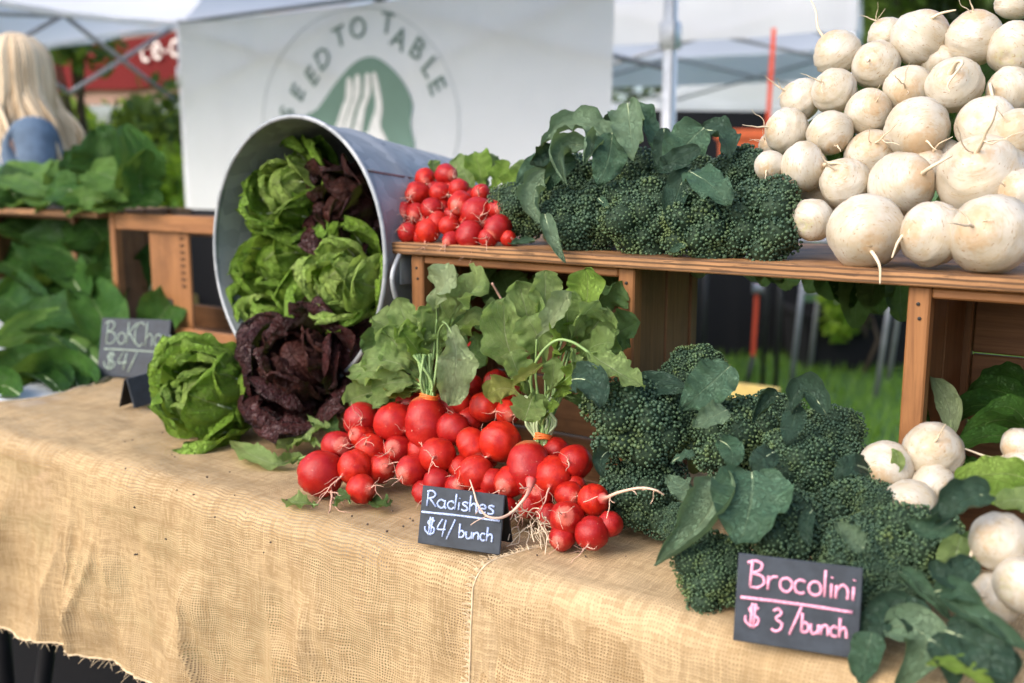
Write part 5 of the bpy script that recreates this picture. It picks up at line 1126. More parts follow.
tl(7, (690, 170, .31), (676, 198, .29), (673, 232, .27), 30, 'brocc_leaf_dark', tilt=(-.2, 0, 0)); tl(7, (688, 170, .31), (712, 186, .28), (732, 205, .27), 36, 'brocc_leaf', tilt=(.1, 0, .6)); tl(9, (700, 148, .31), (672, 162, .30), (656, 170, .3), 22, 'brocc_leaf_dark')
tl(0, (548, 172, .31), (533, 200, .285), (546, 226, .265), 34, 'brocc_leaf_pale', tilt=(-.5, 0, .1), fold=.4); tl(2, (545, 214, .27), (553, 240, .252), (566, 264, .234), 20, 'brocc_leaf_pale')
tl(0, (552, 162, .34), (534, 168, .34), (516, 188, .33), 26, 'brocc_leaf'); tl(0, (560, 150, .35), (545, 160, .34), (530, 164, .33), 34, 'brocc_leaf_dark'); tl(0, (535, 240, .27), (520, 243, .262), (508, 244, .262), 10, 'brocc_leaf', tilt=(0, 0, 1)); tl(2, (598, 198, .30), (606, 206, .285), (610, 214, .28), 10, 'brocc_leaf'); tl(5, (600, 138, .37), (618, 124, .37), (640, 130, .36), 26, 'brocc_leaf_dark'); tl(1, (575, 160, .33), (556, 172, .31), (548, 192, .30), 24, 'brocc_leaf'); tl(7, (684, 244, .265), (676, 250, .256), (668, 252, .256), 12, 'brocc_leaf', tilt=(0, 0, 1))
HB = []
for x, y, rp, w, lb in ((638, 424, 54, .17, 'big broccoli head right below the radish greens'), (645, 494, 45, .165, 'broccoli head directly right of the front radishes'), (697, 378, 36, .27, 'dark broccoli head at the back beside the crate board'), (736, 436, 48, .20, 'broccoli head in the middle of the heap behind the big blue-green leaf'), (772, 424, 36, .25, 'back broccoli head under the tented dark leaf against the lawn'),
                        (800, 470, 46, .17, 'bright-edged round broccoli head above the price sign'), (829, 442, 40, .22, 'rearmost broccoli head reaching toward the pair of turnips'), (846, 500, 45, .17, 'broccoli head between the bright-edged round one and the white turnips'), (786, 530, 52, .095, 'broccoli head directly behind the top of the broccoli price sign'), (715, 574, 44, .055, 'lowest front broccoli head, left of its price sign'), (684, 524, 26, .09, 'small broccoli head under the pale drooping leaf'), (912, 548, 50, .11, 'broccoli head under the lower turnips, right of the price sign'), (856, 556, 44, .09, 'broccoli head just above the right corner of the price sign'), (690, 432, 38, .21, 'broccoli head behind the two rounded leaves'), (884, 590, 40, .07, 'low shaded broccoli head beside the price sign and dark leaves'), (880, 510, 36, .16, 'shaded broccoli head right under the row of white turnips')):
    p = PX(x, y, w); r = size(rp, p); rr = random.Random(int(x)); p.z = max(p.z, TZ + .01 + r * .62); HB.append(broccoli(p, r * .95, TOCAM(p) * .7 + UP * .8 + Vector((rr.uniform(-.35, .35), 0, 0)), lb, GB))
def blf(i, a, b, c, wd, mt='brocc_leaf', kind='broccoli', stem=None, **k):
    k.setdefault('push', .035 if i < 14 else .0); q_ = random.Random(int(a[0] * 5 + a[1])); k.setdefault('curl', q_.uniform(-.3, .8)); k.setdefault('twist', q_.uniform(-.4, .4)); k.setdefault('ruffle', .18); return leaf(HB[i], (a, b, c), wd, mt, kind, ms='stem_p', stem=stem, **k)
blf(3, (752, 472, .115), (750, 506, .085), (738, 547, .06), 84, 'brocc_leaf', fold=.25, tilt=(0, 0, .5)); blf(10, (716, 478, .10), (706, 515, .075), (655, 566, .05), 58, 'brocc_leaf_pale', fold=.5, ruffle=.12, lobe=.07, tilt=(-.2, 0, .6)); blf(10, (700, 492, .10), (686, 490, .085), (666, 476, .09), 30, 'brocc_leaf_pale', tilt=(0, 0, 1)); blf(10, (726, 480, .11), (712, 486, .095), (700, 482, .1), 22, 'brocc_leaf_pale', tilt=(0, 0, 1))
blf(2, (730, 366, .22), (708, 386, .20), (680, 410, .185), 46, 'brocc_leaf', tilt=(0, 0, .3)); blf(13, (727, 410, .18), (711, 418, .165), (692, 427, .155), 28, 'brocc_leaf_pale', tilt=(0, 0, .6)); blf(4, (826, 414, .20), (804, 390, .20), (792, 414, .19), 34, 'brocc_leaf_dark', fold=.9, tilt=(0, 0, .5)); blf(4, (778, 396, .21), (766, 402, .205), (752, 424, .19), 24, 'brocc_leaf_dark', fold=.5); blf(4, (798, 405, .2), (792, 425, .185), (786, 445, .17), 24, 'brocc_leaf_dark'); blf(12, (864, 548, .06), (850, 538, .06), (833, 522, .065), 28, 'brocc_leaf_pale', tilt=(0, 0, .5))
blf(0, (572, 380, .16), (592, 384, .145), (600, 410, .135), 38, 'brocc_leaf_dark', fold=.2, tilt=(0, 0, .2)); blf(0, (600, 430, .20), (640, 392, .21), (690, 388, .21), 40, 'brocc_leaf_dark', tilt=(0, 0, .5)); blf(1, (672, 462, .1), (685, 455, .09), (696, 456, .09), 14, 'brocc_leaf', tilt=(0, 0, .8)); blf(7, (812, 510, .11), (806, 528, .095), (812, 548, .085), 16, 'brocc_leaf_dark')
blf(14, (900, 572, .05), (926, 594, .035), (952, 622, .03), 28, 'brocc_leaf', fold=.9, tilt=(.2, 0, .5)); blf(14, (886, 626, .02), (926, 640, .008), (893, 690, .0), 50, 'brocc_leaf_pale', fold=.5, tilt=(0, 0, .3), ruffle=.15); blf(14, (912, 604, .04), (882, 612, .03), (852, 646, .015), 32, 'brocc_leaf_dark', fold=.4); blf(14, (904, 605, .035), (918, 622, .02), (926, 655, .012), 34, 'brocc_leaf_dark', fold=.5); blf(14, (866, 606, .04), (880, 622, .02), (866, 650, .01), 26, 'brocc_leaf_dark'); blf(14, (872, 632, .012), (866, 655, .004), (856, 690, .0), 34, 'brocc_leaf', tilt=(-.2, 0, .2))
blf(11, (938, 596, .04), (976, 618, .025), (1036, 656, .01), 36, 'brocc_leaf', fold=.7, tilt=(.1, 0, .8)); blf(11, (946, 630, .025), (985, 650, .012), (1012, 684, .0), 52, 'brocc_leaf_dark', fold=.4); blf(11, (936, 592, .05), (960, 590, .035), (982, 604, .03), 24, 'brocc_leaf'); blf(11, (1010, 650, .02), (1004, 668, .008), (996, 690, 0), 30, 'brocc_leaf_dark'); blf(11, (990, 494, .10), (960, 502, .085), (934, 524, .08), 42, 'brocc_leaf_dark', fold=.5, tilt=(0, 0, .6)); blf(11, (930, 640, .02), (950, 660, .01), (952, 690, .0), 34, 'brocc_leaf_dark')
blf(11, (926, 664, .004), (962, 667, .002), (996, 690, -.004), 22, 'lime_leaf', 'long', fold=.5, tilt=(0, 0, 1))

for i, a, b, c, wd, mt in ((11, (950, 520, .09), (930, 530, .07), (908, 520, .075), 30, 'brocc_leaf'), (11, (975, 560, .06), (950, 575, .045), (930, 560, .05), 34, 'brocc_leaf_dark'), (7, (868, 470, .15), (850, 466, .125), (836, 480, .12), 24, 'brocc_leaf_dark'), (5, (775, 452, .16), (762, 460, .13), (752, 474, .125), 26, 'brocc_leaf_dark'), (0, (608, 452, .15), (600, 462, .12), (604, 478, .115), 20, 'brocc_leaf_dark'), (3, (720, 440, .18), (732, 452, .15), (728, 470, .14), 26, 'brocc_leaf')):
    blf(i, a, b, c, wd, mt)
# ------------------------------------------------------------------ turnips
def turnip_mesh(seed):
    rr = random.Random(seed); fl = rr.uniform(.78, .95); pr = [(.001, fl * .90)]
    for k in range(1, 20):
        th = math.pi * k / 20; z = math.cos(th); pr.append((math.sin(th) ** .88, z * fl - (.10 * max(0, -z - .78) / .22 if z < -.78 else 0)))
    pr.append((.05, -fl * 1.10)); mb = MB(); lathe(mb, (0, 0, 0), (0, 0, 1), pr, 32, 0, .11, seed, True); return mb
tm = [mesh_of(turnip_mesh(70 + k), 'turnip', M['turnip']) for k in range(8)]
TG = 'white turnips heaped on the shelf board'
def turnip(x, y, d, w, tail, label, group=TG, root=True, sq=1.0, zmin=None, long_=None):
    w = w - .022 if (y > 225 and w < .31) else w; p = PX(x, y + (2 if y > 225 and w < .31 else 0), w); r = size(d, p) / 2
    if zmin is not None: p.z = max(p.z, TZ + zmin + r * .84)
    right = Vector((1, 0, 0)); t = TOCAM(p); upv = right.cross(-t).normalized() if False else UP
    tv = t * tail[2] + right * tail[0] + upv * tail[1]
    o = veg(None, 'turnip', p, r, tv, tm, root_meshes_t, root, sq); tag(o, label, 'turnip', group)
    if long_:
        P = [p + tv.normalized() * r * .82] + [PX(*q) for q in long_]; P = spline(P, 6); n = len(P); mb = MB(); tube(mb, P, [r * .055 * (1 - i / n) + r * .07 * max(0, 1 - i / n * 5) ** 2 + .0007 for i in range(n)], 0, 8)
        bpy.context.view_layer.update(); me = mesh_of(mb, 'root', M['root_t']); inv = o.matrix_world.inverted()
        for v in me.vertices: v.co = inv @ v.co
        ro = bpy.data.objects.new('root', me); C.objects.link(ro); ro.parent = o
    return o
def wy(y): return .300 + (232 - y) * .00088           # the heap leans back
T = [
 (866, 230, 72, .295, (.15, -.3, 1), 'large turnip on the board edge whose thick root hangs down in front of the plywood', False, [(868, 246, .255), (876, 258, .240), (880, 268, .236), (880, 284, .236)]),
 (931, 232, 62, .300, (-.9, .1, .6), 'turnip on the board between the largest edge turnip and the one with the hanging root', False, [(905, 234, .262), (898, 242, .252), (892, 258, .248)]),
 (991, 233, 76, .295, (-.6, .25, .8), 'biggest turnip standing on the board edge, smooth and white, thin root pointing to its left', True, None),
 (813, 220, 41, .300, (.5, .3, -.6), 'small round turnip wedged between the broccoli and the turnip with the hanging root', False, None),
 (982, 176, 82, .345, (-.35, .75, .8), 'largest turnip of the heap, second row, a stout root pointing up from it', True, None),
 (1022, 193, 46, .325, (-1, .2, .6), 'turnip cut by the photo edge just right of the largest', True, None),
 (901, 185, 62, .335, (.7, .35, .9), 'second-row turnip with a brown scarred neck and a stout root pointing right', False, [(930, 168, .30), (944, 160, .30), (952, 156, .31)]),
 (845, 183, 48, .335, (-.4, .6, .9), 'second-row turnip above the gap left of the hanging root', True, None),
 (803, 167, 49, .345, (.95, .05, .6), 'second-row turnip just left of the row, its root poking out to the right', False, [(830, 163, .32), (840, 164, .32), (848, 168, .32)]),
 (770, 166, 30, .335, (-.3, -.3, .9), 'small knobbly misshapen turnip touching the shelf broccoli', True, None),
 (772, 146, 26, .40, (-.5, .3, .5), 'little turnip half hidden behind the knobbly one', True, None),
 (787, 131, 44, .385, (-1, .2, .3), 'turnip at the left shoulder of the heap above the knobbly small one', True, None),
 (830, 133, 44, .375, (.4, -.6, .8), 'round turnip of the middle row, second from the left shoulder', True, None),
 (871, 156, 50, .385, (0, .5, .8), 'brown-stained turnip set back in the middle of the heap', True, None),
 (917, 129, 60, .380, (.25, -.5, .9), 'broad yellowish turnip in the middle row with a short root down its face', True, None),
 (926, 168, 44, .375, (.2, .6, .5), 'turnip half hidden behind the scarred one in the second row', True, None),
 (949, 156, 32, .40, (.5, .2, .5), 'small turnip peeking out left of the largest one', True, None),
 (986, 125, 56, .385, (.3, -.2, -.5), 'plain rootless turnip right above the largest one', False, None),
 (1018, 135, 50, .365, (-.4, .5, .8), 'turnip at the photo edge beside the plain rootless one', True, None),
 (834, 91, 43, .415, (-.6, .5, .8), 'turnip third from the top at the left slope, small stub root up', True, None),
 (801, 100, 42, .430, (-1, .6, .3), 'leftmost turnip of the upper slope with a wispy root', True, None),
 (869, 112, 44, .405, (.3, .35, 1), 'turnip with a brown torn scar in the centre of the heap', True, None),
 (908, 89, 45, .425, (-.1, -.1, 1), 'turnip below the pair at the top, roots spread over its face', True, None),
 (954, 85, 53, .420, (-.25, .55, 1), 'large smooth turnip under the right one of the top pair', False, [(957, 62, .385), (962, 64, .38), (948, 84, .375), (950, 92, .375)]),
 (941, 63, 38, .47, (.2, .3, -.4), 'turnip mostly hidden behind the top pair', False, None),
 (1010, 91, 46, .435, (-.9, -.2, .4), 'turnip low at the photo edge below the highest edge one', False, [(990, 84, .40), (994, 100, .39), (1002, 108, .385), (1012, 114, .38)]),
 (838, 54, 45, .460, (-.7, .8, .2), 'turnip at the upper left end of the heap, thin root waving up', False, [(826, 40, .45), (818, 28, .45), (816, 12, .455), (811, 0, .46)]),
 (876, 65, 45, .445, (-.4, .3, .9), 'round turnip just under the small top one', True, None),
 (886, 35, 35, .485, (-.6, .9, .3), 'small turnip at the top left of the heap with a blunt root stub', True, None),
 (920, 39, 55, .470, (.5, .7, .4), 'left one of the top pair of big turnips, root pointing up right', False, [(932, 18, .45), (942, 13, .45), (956, 10, .45)]),
 (974, 39, 53, .470, (.0, .95, .4), 'right one of the top pair of big turnips, stout stub on top', True, None),
 (1015, 49, 52, .460, (.3, .3, -.6), 'large turnip high at the photo edge under the topmost one', False, None),
 (1014, 4, 36, .49, (.2, .8, .2), 'topmost turnip, cut by the upper photo corner', False, None),
 (787, 196, 34, .375, (0, .2, .6), 'shaded turnip deep behind the small round one by the broccoli', False, None),
 (820, 194, 40, .385, (.3, .2, .6), 'shaded turnip deep behind the second row gap', False, None),
]
for x, y, d, w, tl_, lb, ro, lg in T: turnip(x, y, d * 1.045, w, tl_, lb, TG, ro, long_=lg)
TG2 = 'white turnips low by the broccoli'
for x, y, d, w, tl_, lb, ro, lg in (
 (886, 466, 51, .215, (-.3, -.4, .9), 'low turnip with a green leaf scrap stuck on it, next to the broccoli heap', False, [(880, 476, .19), (877, 490, .185), (884, 500, .185), (878, 508, .185)]),
 (933, 449, 54, .235, (.05, .35, 1), 'low turnip at the foot of the right crate post, root hooked on its face', True, None),
 (934, 484, 42, .215, (.5, -.2, .6), 'brown-necked turnip half hidden under the one at the crate post', True, None),
 (910, 504, 50, .185, (-.2, -.2, .8), 'low turnip partly buried behind the broccoli florets', True, None),
 (1000, 540, 56, .10, (-.7, .3, .8), 'low turnip above the pair by the lowest leaves, long root curling down', False, [(978, 541, .075), (972, 552, .068), (968, 574, .06), (972, 592, .055), (982, 606, .05)]),
 (994, 597, 50, .085, (-.8, 0, .8), 'dirty-tipped lowest turnip resting on the dark leaves', True, None),
 (1022, 583, 54, .075, (.5, .2, -.4), 'smooth turnip cut by the photo edge in the lowest group', False, None),
 (1020, 444, 34, .27, (-.7, -.3, .6), 'turnip at the photo edge inside the right crate', False, [(1000, 458, .25), (985, 456, .25), (968, 450, .25), (955, 446, .25)]),
 (1020, 464, 32, .26, (-.3, -.6, .6), 'turnip right under the one inside the right crate', True, None)):
    turnip(x, y, d * 1.06, w, tl_, lb, TG2, ro, long_=lg)
bpy.context.view_layer.update()
p = PX(892, 462, .19)
t = thing('leaf_scrap', p, 'torn scrap of green leaf on the low turnip beside the broccoli', 'leaf scrap')
leaf(t, (Vector(PX(892, 449, .180)), Vector(PX(898, 461, .176)), Vector(PX(892, 475, .177))), 14, 'radish_leaf', 'long', name='blade')
# the heap's own greens: behind it, and hanging under the board
t = thing('turnip_greens', PX(900, 262, .5), 'turnip greens packed behind the white heap and hanging below the back of the shelf board', 'greens'); rr = random.Random(12)
for x, y in ((860, 160), (880, 135), (905, 112), (935, 110), (950, 135), (965, 105), (895, 150), (845, 150), (1000, 110), (925, 66), (870, 90), (990, 70), (955, 50), (850, 110), (815, 140), (1010, 165), (960, 145), (800, 185), (830, 205), (900, 205), (960, 205), (1010, 215)):
    w = .36 + (232 - y) * .00095; a, b, c = PX(x - 14, y + 16, w + .03), PX(x, y, w + .015), PX(x + rr.uniform(4, 18), y - rr.uniform(8, 18), w + .03); leaf(t, (a, b, c), 42, rr.choice(['radish_leaf', 'radish_leaf_dark', 'chard_mid']), 'chard')
for x, y, l_, wd, mt in ((752, 262, 20, 30, 'radish_leaf_pale'), (762, 262, 24, 24, 'radish_leaf'), (790, 264, 26, 34, 'radish_leaf'), (812, 264, 28, 30, 'radish_leaf'), (836, 268, 30, 44, 'radish_leaf_dark'), (858, 268, 60, 40, 'radish_leaf_dark'), (880, 270, 44, 44, 'radish_leaf_dark'), (902, 272, 50, 40, 'radish_leaf_dark'), (776, 262, 20, 26, 'radish_leaf_dark'), (870, 270, 36, 34, 'radish_leaf_dark'), (845, 268, 40, 36, 'chard')):
    leaf(t, (PX(x, y - 12, .57), PX(x + rr.uniform(-4, 4), y + l_ * .4, .575), PX(x + rr.uniform(-8, 8), y + l_, .57)), wd * .9, mt, 'chard', tilt=(rr.uniform(-.4, .4), 0, .2))
t = thing('turnip_greens', PX(985, 470, .33), 'dark turnip greens filling the right crate behind the low turnips', 'greens')
for a, b, c, wd, mt in (((950, 440, .30), (948, 405, .31), (930, 376, .32), 26, 'radish_leaf_pale'), ((1030, 440, .36), (985, 405, .36), (945, 430, .33), 30, 'chard'), ((1040, 420, .38), (1000, 392, .38), (960, 400, .38), 34, 'chard'), ((1040, 445, .33), (1000, 420, .33), (955, 448, .30), 28, 'chard_mid'), ((1040, 400, .4), (1010, 380, .4), (980, 378, .4), 34, 'chard'), ((1040, 450, .31), (990, 436, .30), (950, 455, .28), 22, 'chard_mid'), ((960, 450, .3), (975, 470, .28), (1000, 462, .27), 26, 'chard'), ((1030, 430, .32), (1012, 408, .31), (985, 412, .31), 26, 'chard_mid'), ((930, 425, .32), (922, 412, .32), (918, 398, .33), 12, 'chard_mid')):
    leaf(t, (a, b, c), wd, mt, 'long', tilt=(0, 0, .8), fold=.4)
t = thing('turnip_greens', PX(1000, 500, .13), 'pale lime turnip leaves lying between the crate greens and the lowest turnips', 'greens')
for a, b, c, wd, mt in (((1045, 484, .16), (996, 474, .155), (955, 482, .15), 38, 'lime_leaf'), ((1040, 505, .13), (1000, 496, .125), (975, 488, .13), 30, 'lime_leaf'), ((962, 536, .09), (958, 572, .07), (984, 612, .055), 40, 'radish_leaf'), ((1040, 512, .12), (1020, 500, .115), (995, 505, .11), 30, 'radish_leaf'), ((985, 530, .1), (966, 560, .085), (960, 600, .065), 30, 'radish_leaf_dark')):
    leaf(t, (a, b, c), wd, mt, 'chard', tilt=(0, 0, .8))

# ------------------------------------------------------------------ big leafy greens at the photo's left
t = thing('leafy_greens', PX(80, 212, 0.660), 'big-leaved bok choy heaped on the upper shelf board at the photo edge', 'greens')
for a, b, c, wd, mt, tl_ in (((60, 200, 0.670), (30, 180, 0.670), (-15, 174, 0.660), 50, 'chard_light', (0, 0, 1.040)), ((70, 205, 0.660), (40, 195, 0.650), (0, 205, 0.640), 40, 'chard_light', (0, 0, 0.840)), ((90, 205, 0.660), (105, 170, 0.650), (96, 128, 0.660), 58, 'chard', (-.3, 0, .1)), ((125, 200, 0.640), (138, 165, 0.630), (122, 126, 0.650), 44, 'chard_mid', (.6, 0, .1)), ((146, 196, 0.630), (115, 178, 0.610), (88, 172, 0.615), 54, 'chard_light', (0, 0, 0.840)), ((150, 206, 0.630), (140, 180, 0.620), (150, 150, 0.630), 34, 'chard_mid', (.4, 0, .2)), ((100, 206, 0.630), (70, 190, 0.620), (46, 196, 0.610), 46, 'chard_mid', (0, 0, 0.740)), ((120, 212, 0.620), (90, 200, 0.610), (66, 214, 0.600), 34, 'chard_light', (0, 0, 0.640)),
    ((66, 200, 0.690), (70, 180, 0.690), (56, 162, 0.690), 44, 'chard_light', (0, 0, 0.740)), ((90, 200, 0.700), (84, 170, 0.700), (70, 150, 0.700), 40, 'chard', (0, 0, 0.440)), ((20, 215, 0.640), (10, 190, 0.640), (-20, 180, 0.640), 44, 'chard', (0, 0, 0.540)), ((160, 205, 0.620), (140, 200, 0.610), (118, 208, 0.600), 26, 'chard', (0, 0, 0.840)), ((95, 210, 0.625), (118, 196, 0.615), (142, 206, 0.610), 30, 'chard_mid', (0, 0, 0.940)), ((40, 212, 0.640), (60, 200, 0.620), (82, 212, 0.610), 34, 'chard', (0, 0, 0.740)), ((55, 195, 0.690), (25, 182, 0.700), (-10, 172, 0.700), 40, 'chard_mid', (0, 0, 0.840))):
    leaf(t, (a, b, c), wd * 1.2, mt, 'chard', tilt=tl_, ms='stem_p', nv=34, nu=15, ruffle=.08)
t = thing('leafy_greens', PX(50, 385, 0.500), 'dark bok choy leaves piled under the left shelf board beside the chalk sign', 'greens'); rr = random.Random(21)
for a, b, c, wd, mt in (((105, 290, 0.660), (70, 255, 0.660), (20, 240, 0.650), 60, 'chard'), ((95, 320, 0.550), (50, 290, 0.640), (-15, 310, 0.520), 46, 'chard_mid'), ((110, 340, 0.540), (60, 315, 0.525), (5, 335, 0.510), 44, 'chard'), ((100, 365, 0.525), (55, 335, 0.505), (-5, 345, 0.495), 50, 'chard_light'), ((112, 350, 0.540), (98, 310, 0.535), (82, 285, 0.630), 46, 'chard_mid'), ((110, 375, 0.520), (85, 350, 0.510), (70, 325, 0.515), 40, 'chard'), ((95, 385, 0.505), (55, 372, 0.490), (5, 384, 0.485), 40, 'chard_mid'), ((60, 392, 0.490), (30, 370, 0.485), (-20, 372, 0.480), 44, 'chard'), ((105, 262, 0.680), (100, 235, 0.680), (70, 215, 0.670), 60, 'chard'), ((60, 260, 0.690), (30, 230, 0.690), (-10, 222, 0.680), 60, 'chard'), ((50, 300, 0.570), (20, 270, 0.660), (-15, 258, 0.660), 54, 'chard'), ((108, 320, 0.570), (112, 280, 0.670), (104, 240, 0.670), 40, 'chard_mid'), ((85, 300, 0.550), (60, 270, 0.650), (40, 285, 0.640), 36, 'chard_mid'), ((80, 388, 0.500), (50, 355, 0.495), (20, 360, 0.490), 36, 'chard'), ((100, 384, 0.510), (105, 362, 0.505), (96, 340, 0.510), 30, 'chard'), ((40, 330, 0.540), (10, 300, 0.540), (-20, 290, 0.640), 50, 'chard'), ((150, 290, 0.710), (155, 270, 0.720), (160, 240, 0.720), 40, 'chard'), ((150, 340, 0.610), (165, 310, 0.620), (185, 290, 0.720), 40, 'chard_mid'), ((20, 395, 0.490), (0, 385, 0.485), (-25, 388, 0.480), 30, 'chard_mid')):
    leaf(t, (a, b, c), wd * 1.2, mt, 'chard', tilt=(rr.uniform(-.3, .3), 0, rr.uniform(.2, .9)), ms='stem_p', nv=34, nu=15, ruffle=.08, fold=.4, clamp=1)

# ------------------------------------------------------------------ chalkboard signs
def circ(cx, cy, rx, ry, a0=0, a1=360, n=14): return [(cx + rx * math.cos(R(a0 + (a1 - a0) * i / n)), cy + ry * math.sin(R(a0 + (a1 - a0) * i / n))) for i in range(n + 1)]
GLY = {
 'R': (.60, [[(.05, 0), (.07, 1)], [(0, .92), (.28, 1), (.46, .80), (.34, .58), (.08, .50)], [(.16, .50), (.55, .02)]]), 'a': (.56, [circ(.21, .26, .2, .25, 40, 330), [(.42, .52), (.40, .15), (.50, .0)]]), 'd': (.54, [circ(.20, .25, .19, .24, 40, 330), [(.43, 1.0), (.41, .0)]]),
 'i': (.22, [[(.08, .52), (.08, .0)], [(.08, .74), (.09, .77)]]), 's': (.42, [[(.34, .48), (.16, .54), (.05, .42), (.28, .24), (.32, .08), (.14, 0), (.0, .06)]]), 'h': (.48, [[(.03, 1), (.02, 0)], [(.03, .3), (.2, .52), (.36, .4), (.38, 0)]]), 'e': (.48, [[(.03, .28), (.38, .30), (.30, .52), (.12, .5), (.02, .24), (.15, .01), (.40, .08)]]),
 '$': (.62, [[(.44, .80), (.24, .90), (.06, .74), (.20, .54), (.44, .38), (.40, .14), (.18, .06), (-.04, .2), (-.1, .45)], [(.18, 1.02), (.13, -.02)], [(.31, 1.02), (.26, -.02)]]), '4': (.56, [[(.26, 1), (.0, .42), (.48, .44)], [(.44, .98), (.30, 0)]]), '/': (.46, [[(.40, 1.05), (.0, -.1)]]),
 'b': (.48, [[(.02, 1), (.02, 0)], [(.02, .32), (.2, .52), (.38, .3), (.25, .02), (.02, .05)]]), 'u': (.52, [[(.02, .5), (.05, .1), (.2, 0), (.38, .18), (.40, .5)], [(.40, .5), (.43, 0)]]), 'n': (.48, [[(.02, .5), (.02, 0)], [(.02, .3), (.2, .52), (.36, .4), (.38, 0)]]), 'c': (.46, [circ(.22, .26, .2, .25, 50, 310)]),
 'B': (.62, [[(.08, .98), (.06, .02)], [(-.08, .90), (.16, 1.02), (.40, .92), (.36, .68), (.10, .54)], [(.10, .54), (.42, .48), (.52, .22), (.32, .02), (.06, .02)]]), 'r': (.40, [[(.03, .52), (.03, 0)], [(.03, .28), (.15, .48), (.34, .5)]]), 'o': (.48, [circ(.22, .26, .2, .25)]), 'l': (.18, [[(.05, 1), (.06, 0)]]),
 '3': (.56, [[(.04, .86), (.24, 1), (.40, .80), (.16, .56), (.44, .36), (.36, .06), (.14, -.02), (-.02, .08)]]), 'K': (.58, [[(.04, 1), (.04, 0)], [(.46, .98), (.06, .48)], [(.12, .52), (.50, 0)]]), 'C': (.60, [circ(.3, .5, .28, .5, 50, 310)]), 'y': (.46, [[(.03, .5), (.1, .12), (.3, .12), (.36, .5)], [(.36, .5), (.34, -.2), (.18, -.38), (.0, -.28)]]), ' ': (.3, [])}
def chalk_sign(c, yaw, wd, ht, lean, label, rows, chalk, sr=.00112, uy_line=None, roll=0.0):
    X = Vector((math.cos(yaw), math.sin(yaw), 0)); F = Vector((X.y, -X.x, 0)); U = (UP * math.cos(lean) - F * math.sin(lean)).normalized(); Nn = X.cross(U).normalized()
    if roll: q = Quaternion(Nn, roll); X = q @ X; U = q @ U
    if Nn.dot(F) < 0: Nn = -Nn
    c = Vector(c); t = thing('chalkboard_sign', c, label, 'sign', 'chalkboard price signs')
    mb = MB(); box(mb, c + U * ht / 2, (X, U, Nn), (wd / 2, ht / 2, .0015), 0, .0007); mb.build('front_board', M['slate'], t, smooth=False)
    U2 = (UP * math.cos(lean) + F * math.sin(lean) * -1.0 * -1.0).normalized(); B2 = (UP * math.cos(lean * 1.2) + F * math.sin(lean * 1.2)).normalized(); top = c + U * ht - Nn * .003
    mb = MB(); h2 = (top.z - c.z) / B2.z; box(mb, top - B2 * h2 / 2 - Nn * .001, (X, B2, X.cross(B2)), (wd / 2, h2 / 2 - .001, .0014), 0, .0006); mb.build('rear_board', M['slate_back'], t, smooth=False)
    if rows:
        mb = MB(); o = c + Nn * .0017 - X * wd / 2; rr = random.Random(len(label))
        def stroke(pts, r_):
            P = [o + X * (a + rr.uniform(-.0002, .0002)) + U * (b_ + rr.uniform(-.0002, .0002)) for a, b_ in pts]
            P = spline(P, 5) if len(P) > 2 else [P[0], P[0].lerp(P[1], .5), P[1]]
            tube(mb, P, [r_ * rr.uniform(.85, 1.12) for _ in P], 0, 6)
        for txt, x, y, h, slope, sp in rows:
            for ch in txt:
                adv, st = GLY[ch]
                for pl_ in st: stroke([(x + a * h * sp, y + b_ * h + (a * h * sp) * slope) for a, b_ in pl_], sr)
                x += adv * h * sp; y += adv * h * sp * slope
        for (x0, y0), (x1, y1) in uy_line or []: stroke([(x0, y0), ((x0 + x1) / 2, (y0 + y1) / 2 + .0006), (x1, y1)], sr * 1.15)
        mb.build('chalk_lettering', M[chalk], t)
    return t
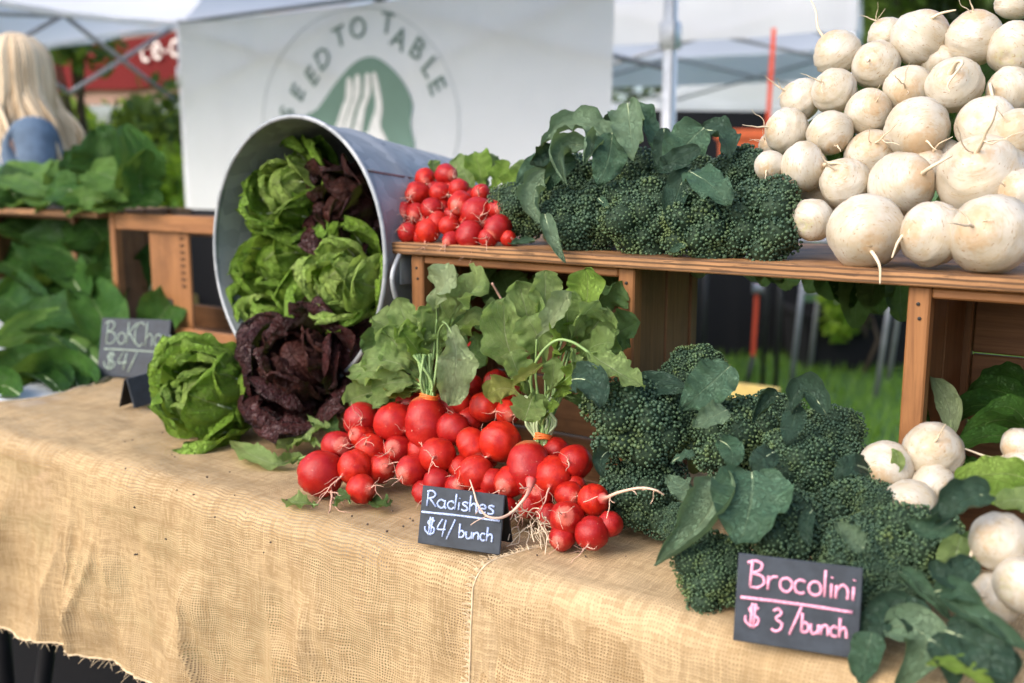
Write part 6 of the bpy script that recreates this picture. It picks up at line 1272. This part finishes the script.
def sign_at(bl, br, tl_, z, lean, label, rows, chalk, **k):
    a, b = PT(*bl, z), PT(*br, z); wd = (b - a).length; c = (a + b) / 2; yaw = math.atan2(b.y - a.y, b.x - a.x)
    X = (b - a).normalized(); F = Vector((X.y, -X.x, 0)); U = UP * math.cos(lean) - F * math.sin(lean)
    # height so that the top edge lands where it does in the photo
    r = ray(*tl_); best = min((abs(((a + U * h - CAM).z / (a + U * h - CAM).y) - r.z / r.y), h) for h in [i * .0005 for i in range(40, 260)])
    h = best[1]; return chalk_sign(c, yaw, wd, h, lean, label, [(tx, x * wd, y * h, s * h, sl, sp) for tx, x, y, s, sl, sp in rows], chalk, uy_line=[((x0 * wd, y0 * h), (x1 * wd, y1 * h)) for (x0, y0), (x1, y1) in k.pop('line', [])], **k)
sign_at((418, 543), (500, 555), (430, 485), .012, R(14), 'chalkboard price sign reading Radishes in pale blue chalk', [('Radishes', .07, .655, .27, .0, 1.28), ('$4/', .10, .17, .30, .0, 1.1), ('bunch', .50, .20, .235, .0, 1.12)], 'chalk_blue', line=[((.02, .545), (.97, .56))])
sign_at((733, 640), (858, 659), (738, 553), .014, R(14), 'chalkboard price sign reading Brocolini in pink chalk', [('Brocolini', .10, .63, .30, -.0, 1.12), ('$', .11, .18, .27, 0, 1.0), ('3', .31, .18, .25, 0, 1.0), ('/', .455, .19, .29, 0, 1.0), ('bunch', .545, .21, .21, 0, 1.0)], 'chalk_pink', line=[((.04, .50), (.94, .50))], sr=.00125)
sign_at((97, 376), (166, 379), (113, 318), .012, R(16), 'chalkboard price sign reading BoK Choy in grey-green chalk', [('BoK', .08, .56, .38, 0, .95), ('Choy', .50, .54, .40, .0, .86), ('$4/', .12, .12, .30, 0, 1.2)], 'chalk_green', line=[((.08, .47), (.92, .44))], sr=.0012)
p = PT(146, 405, .012); chalk_sign(p, R(70), .055, .05, R(14), 'small blank-looking chalkboard seen almost edge-on behind the open green lettuce', [], 'chalk_green')
mb = MB(); rr = random.Random(77)
for k in range(70):
    x, y = rr.uniform(120, 720), rr.uniform(430, 560); q = PT(x, y, .013); lathe(mb, q, (rr.uniform(-1, 1), rr.uniform(-1, 1), 1), [(.0002, -.001), (rr.uniform(.0006, .0018), -.0004), (rr.uniform(.0005, .0014), .0006), (.0002, .001)], 6)
tag(mb.build('soil_crumbs', M['bark']), 'tiny soil crumbs scattered on the burlap', kind='stuff')
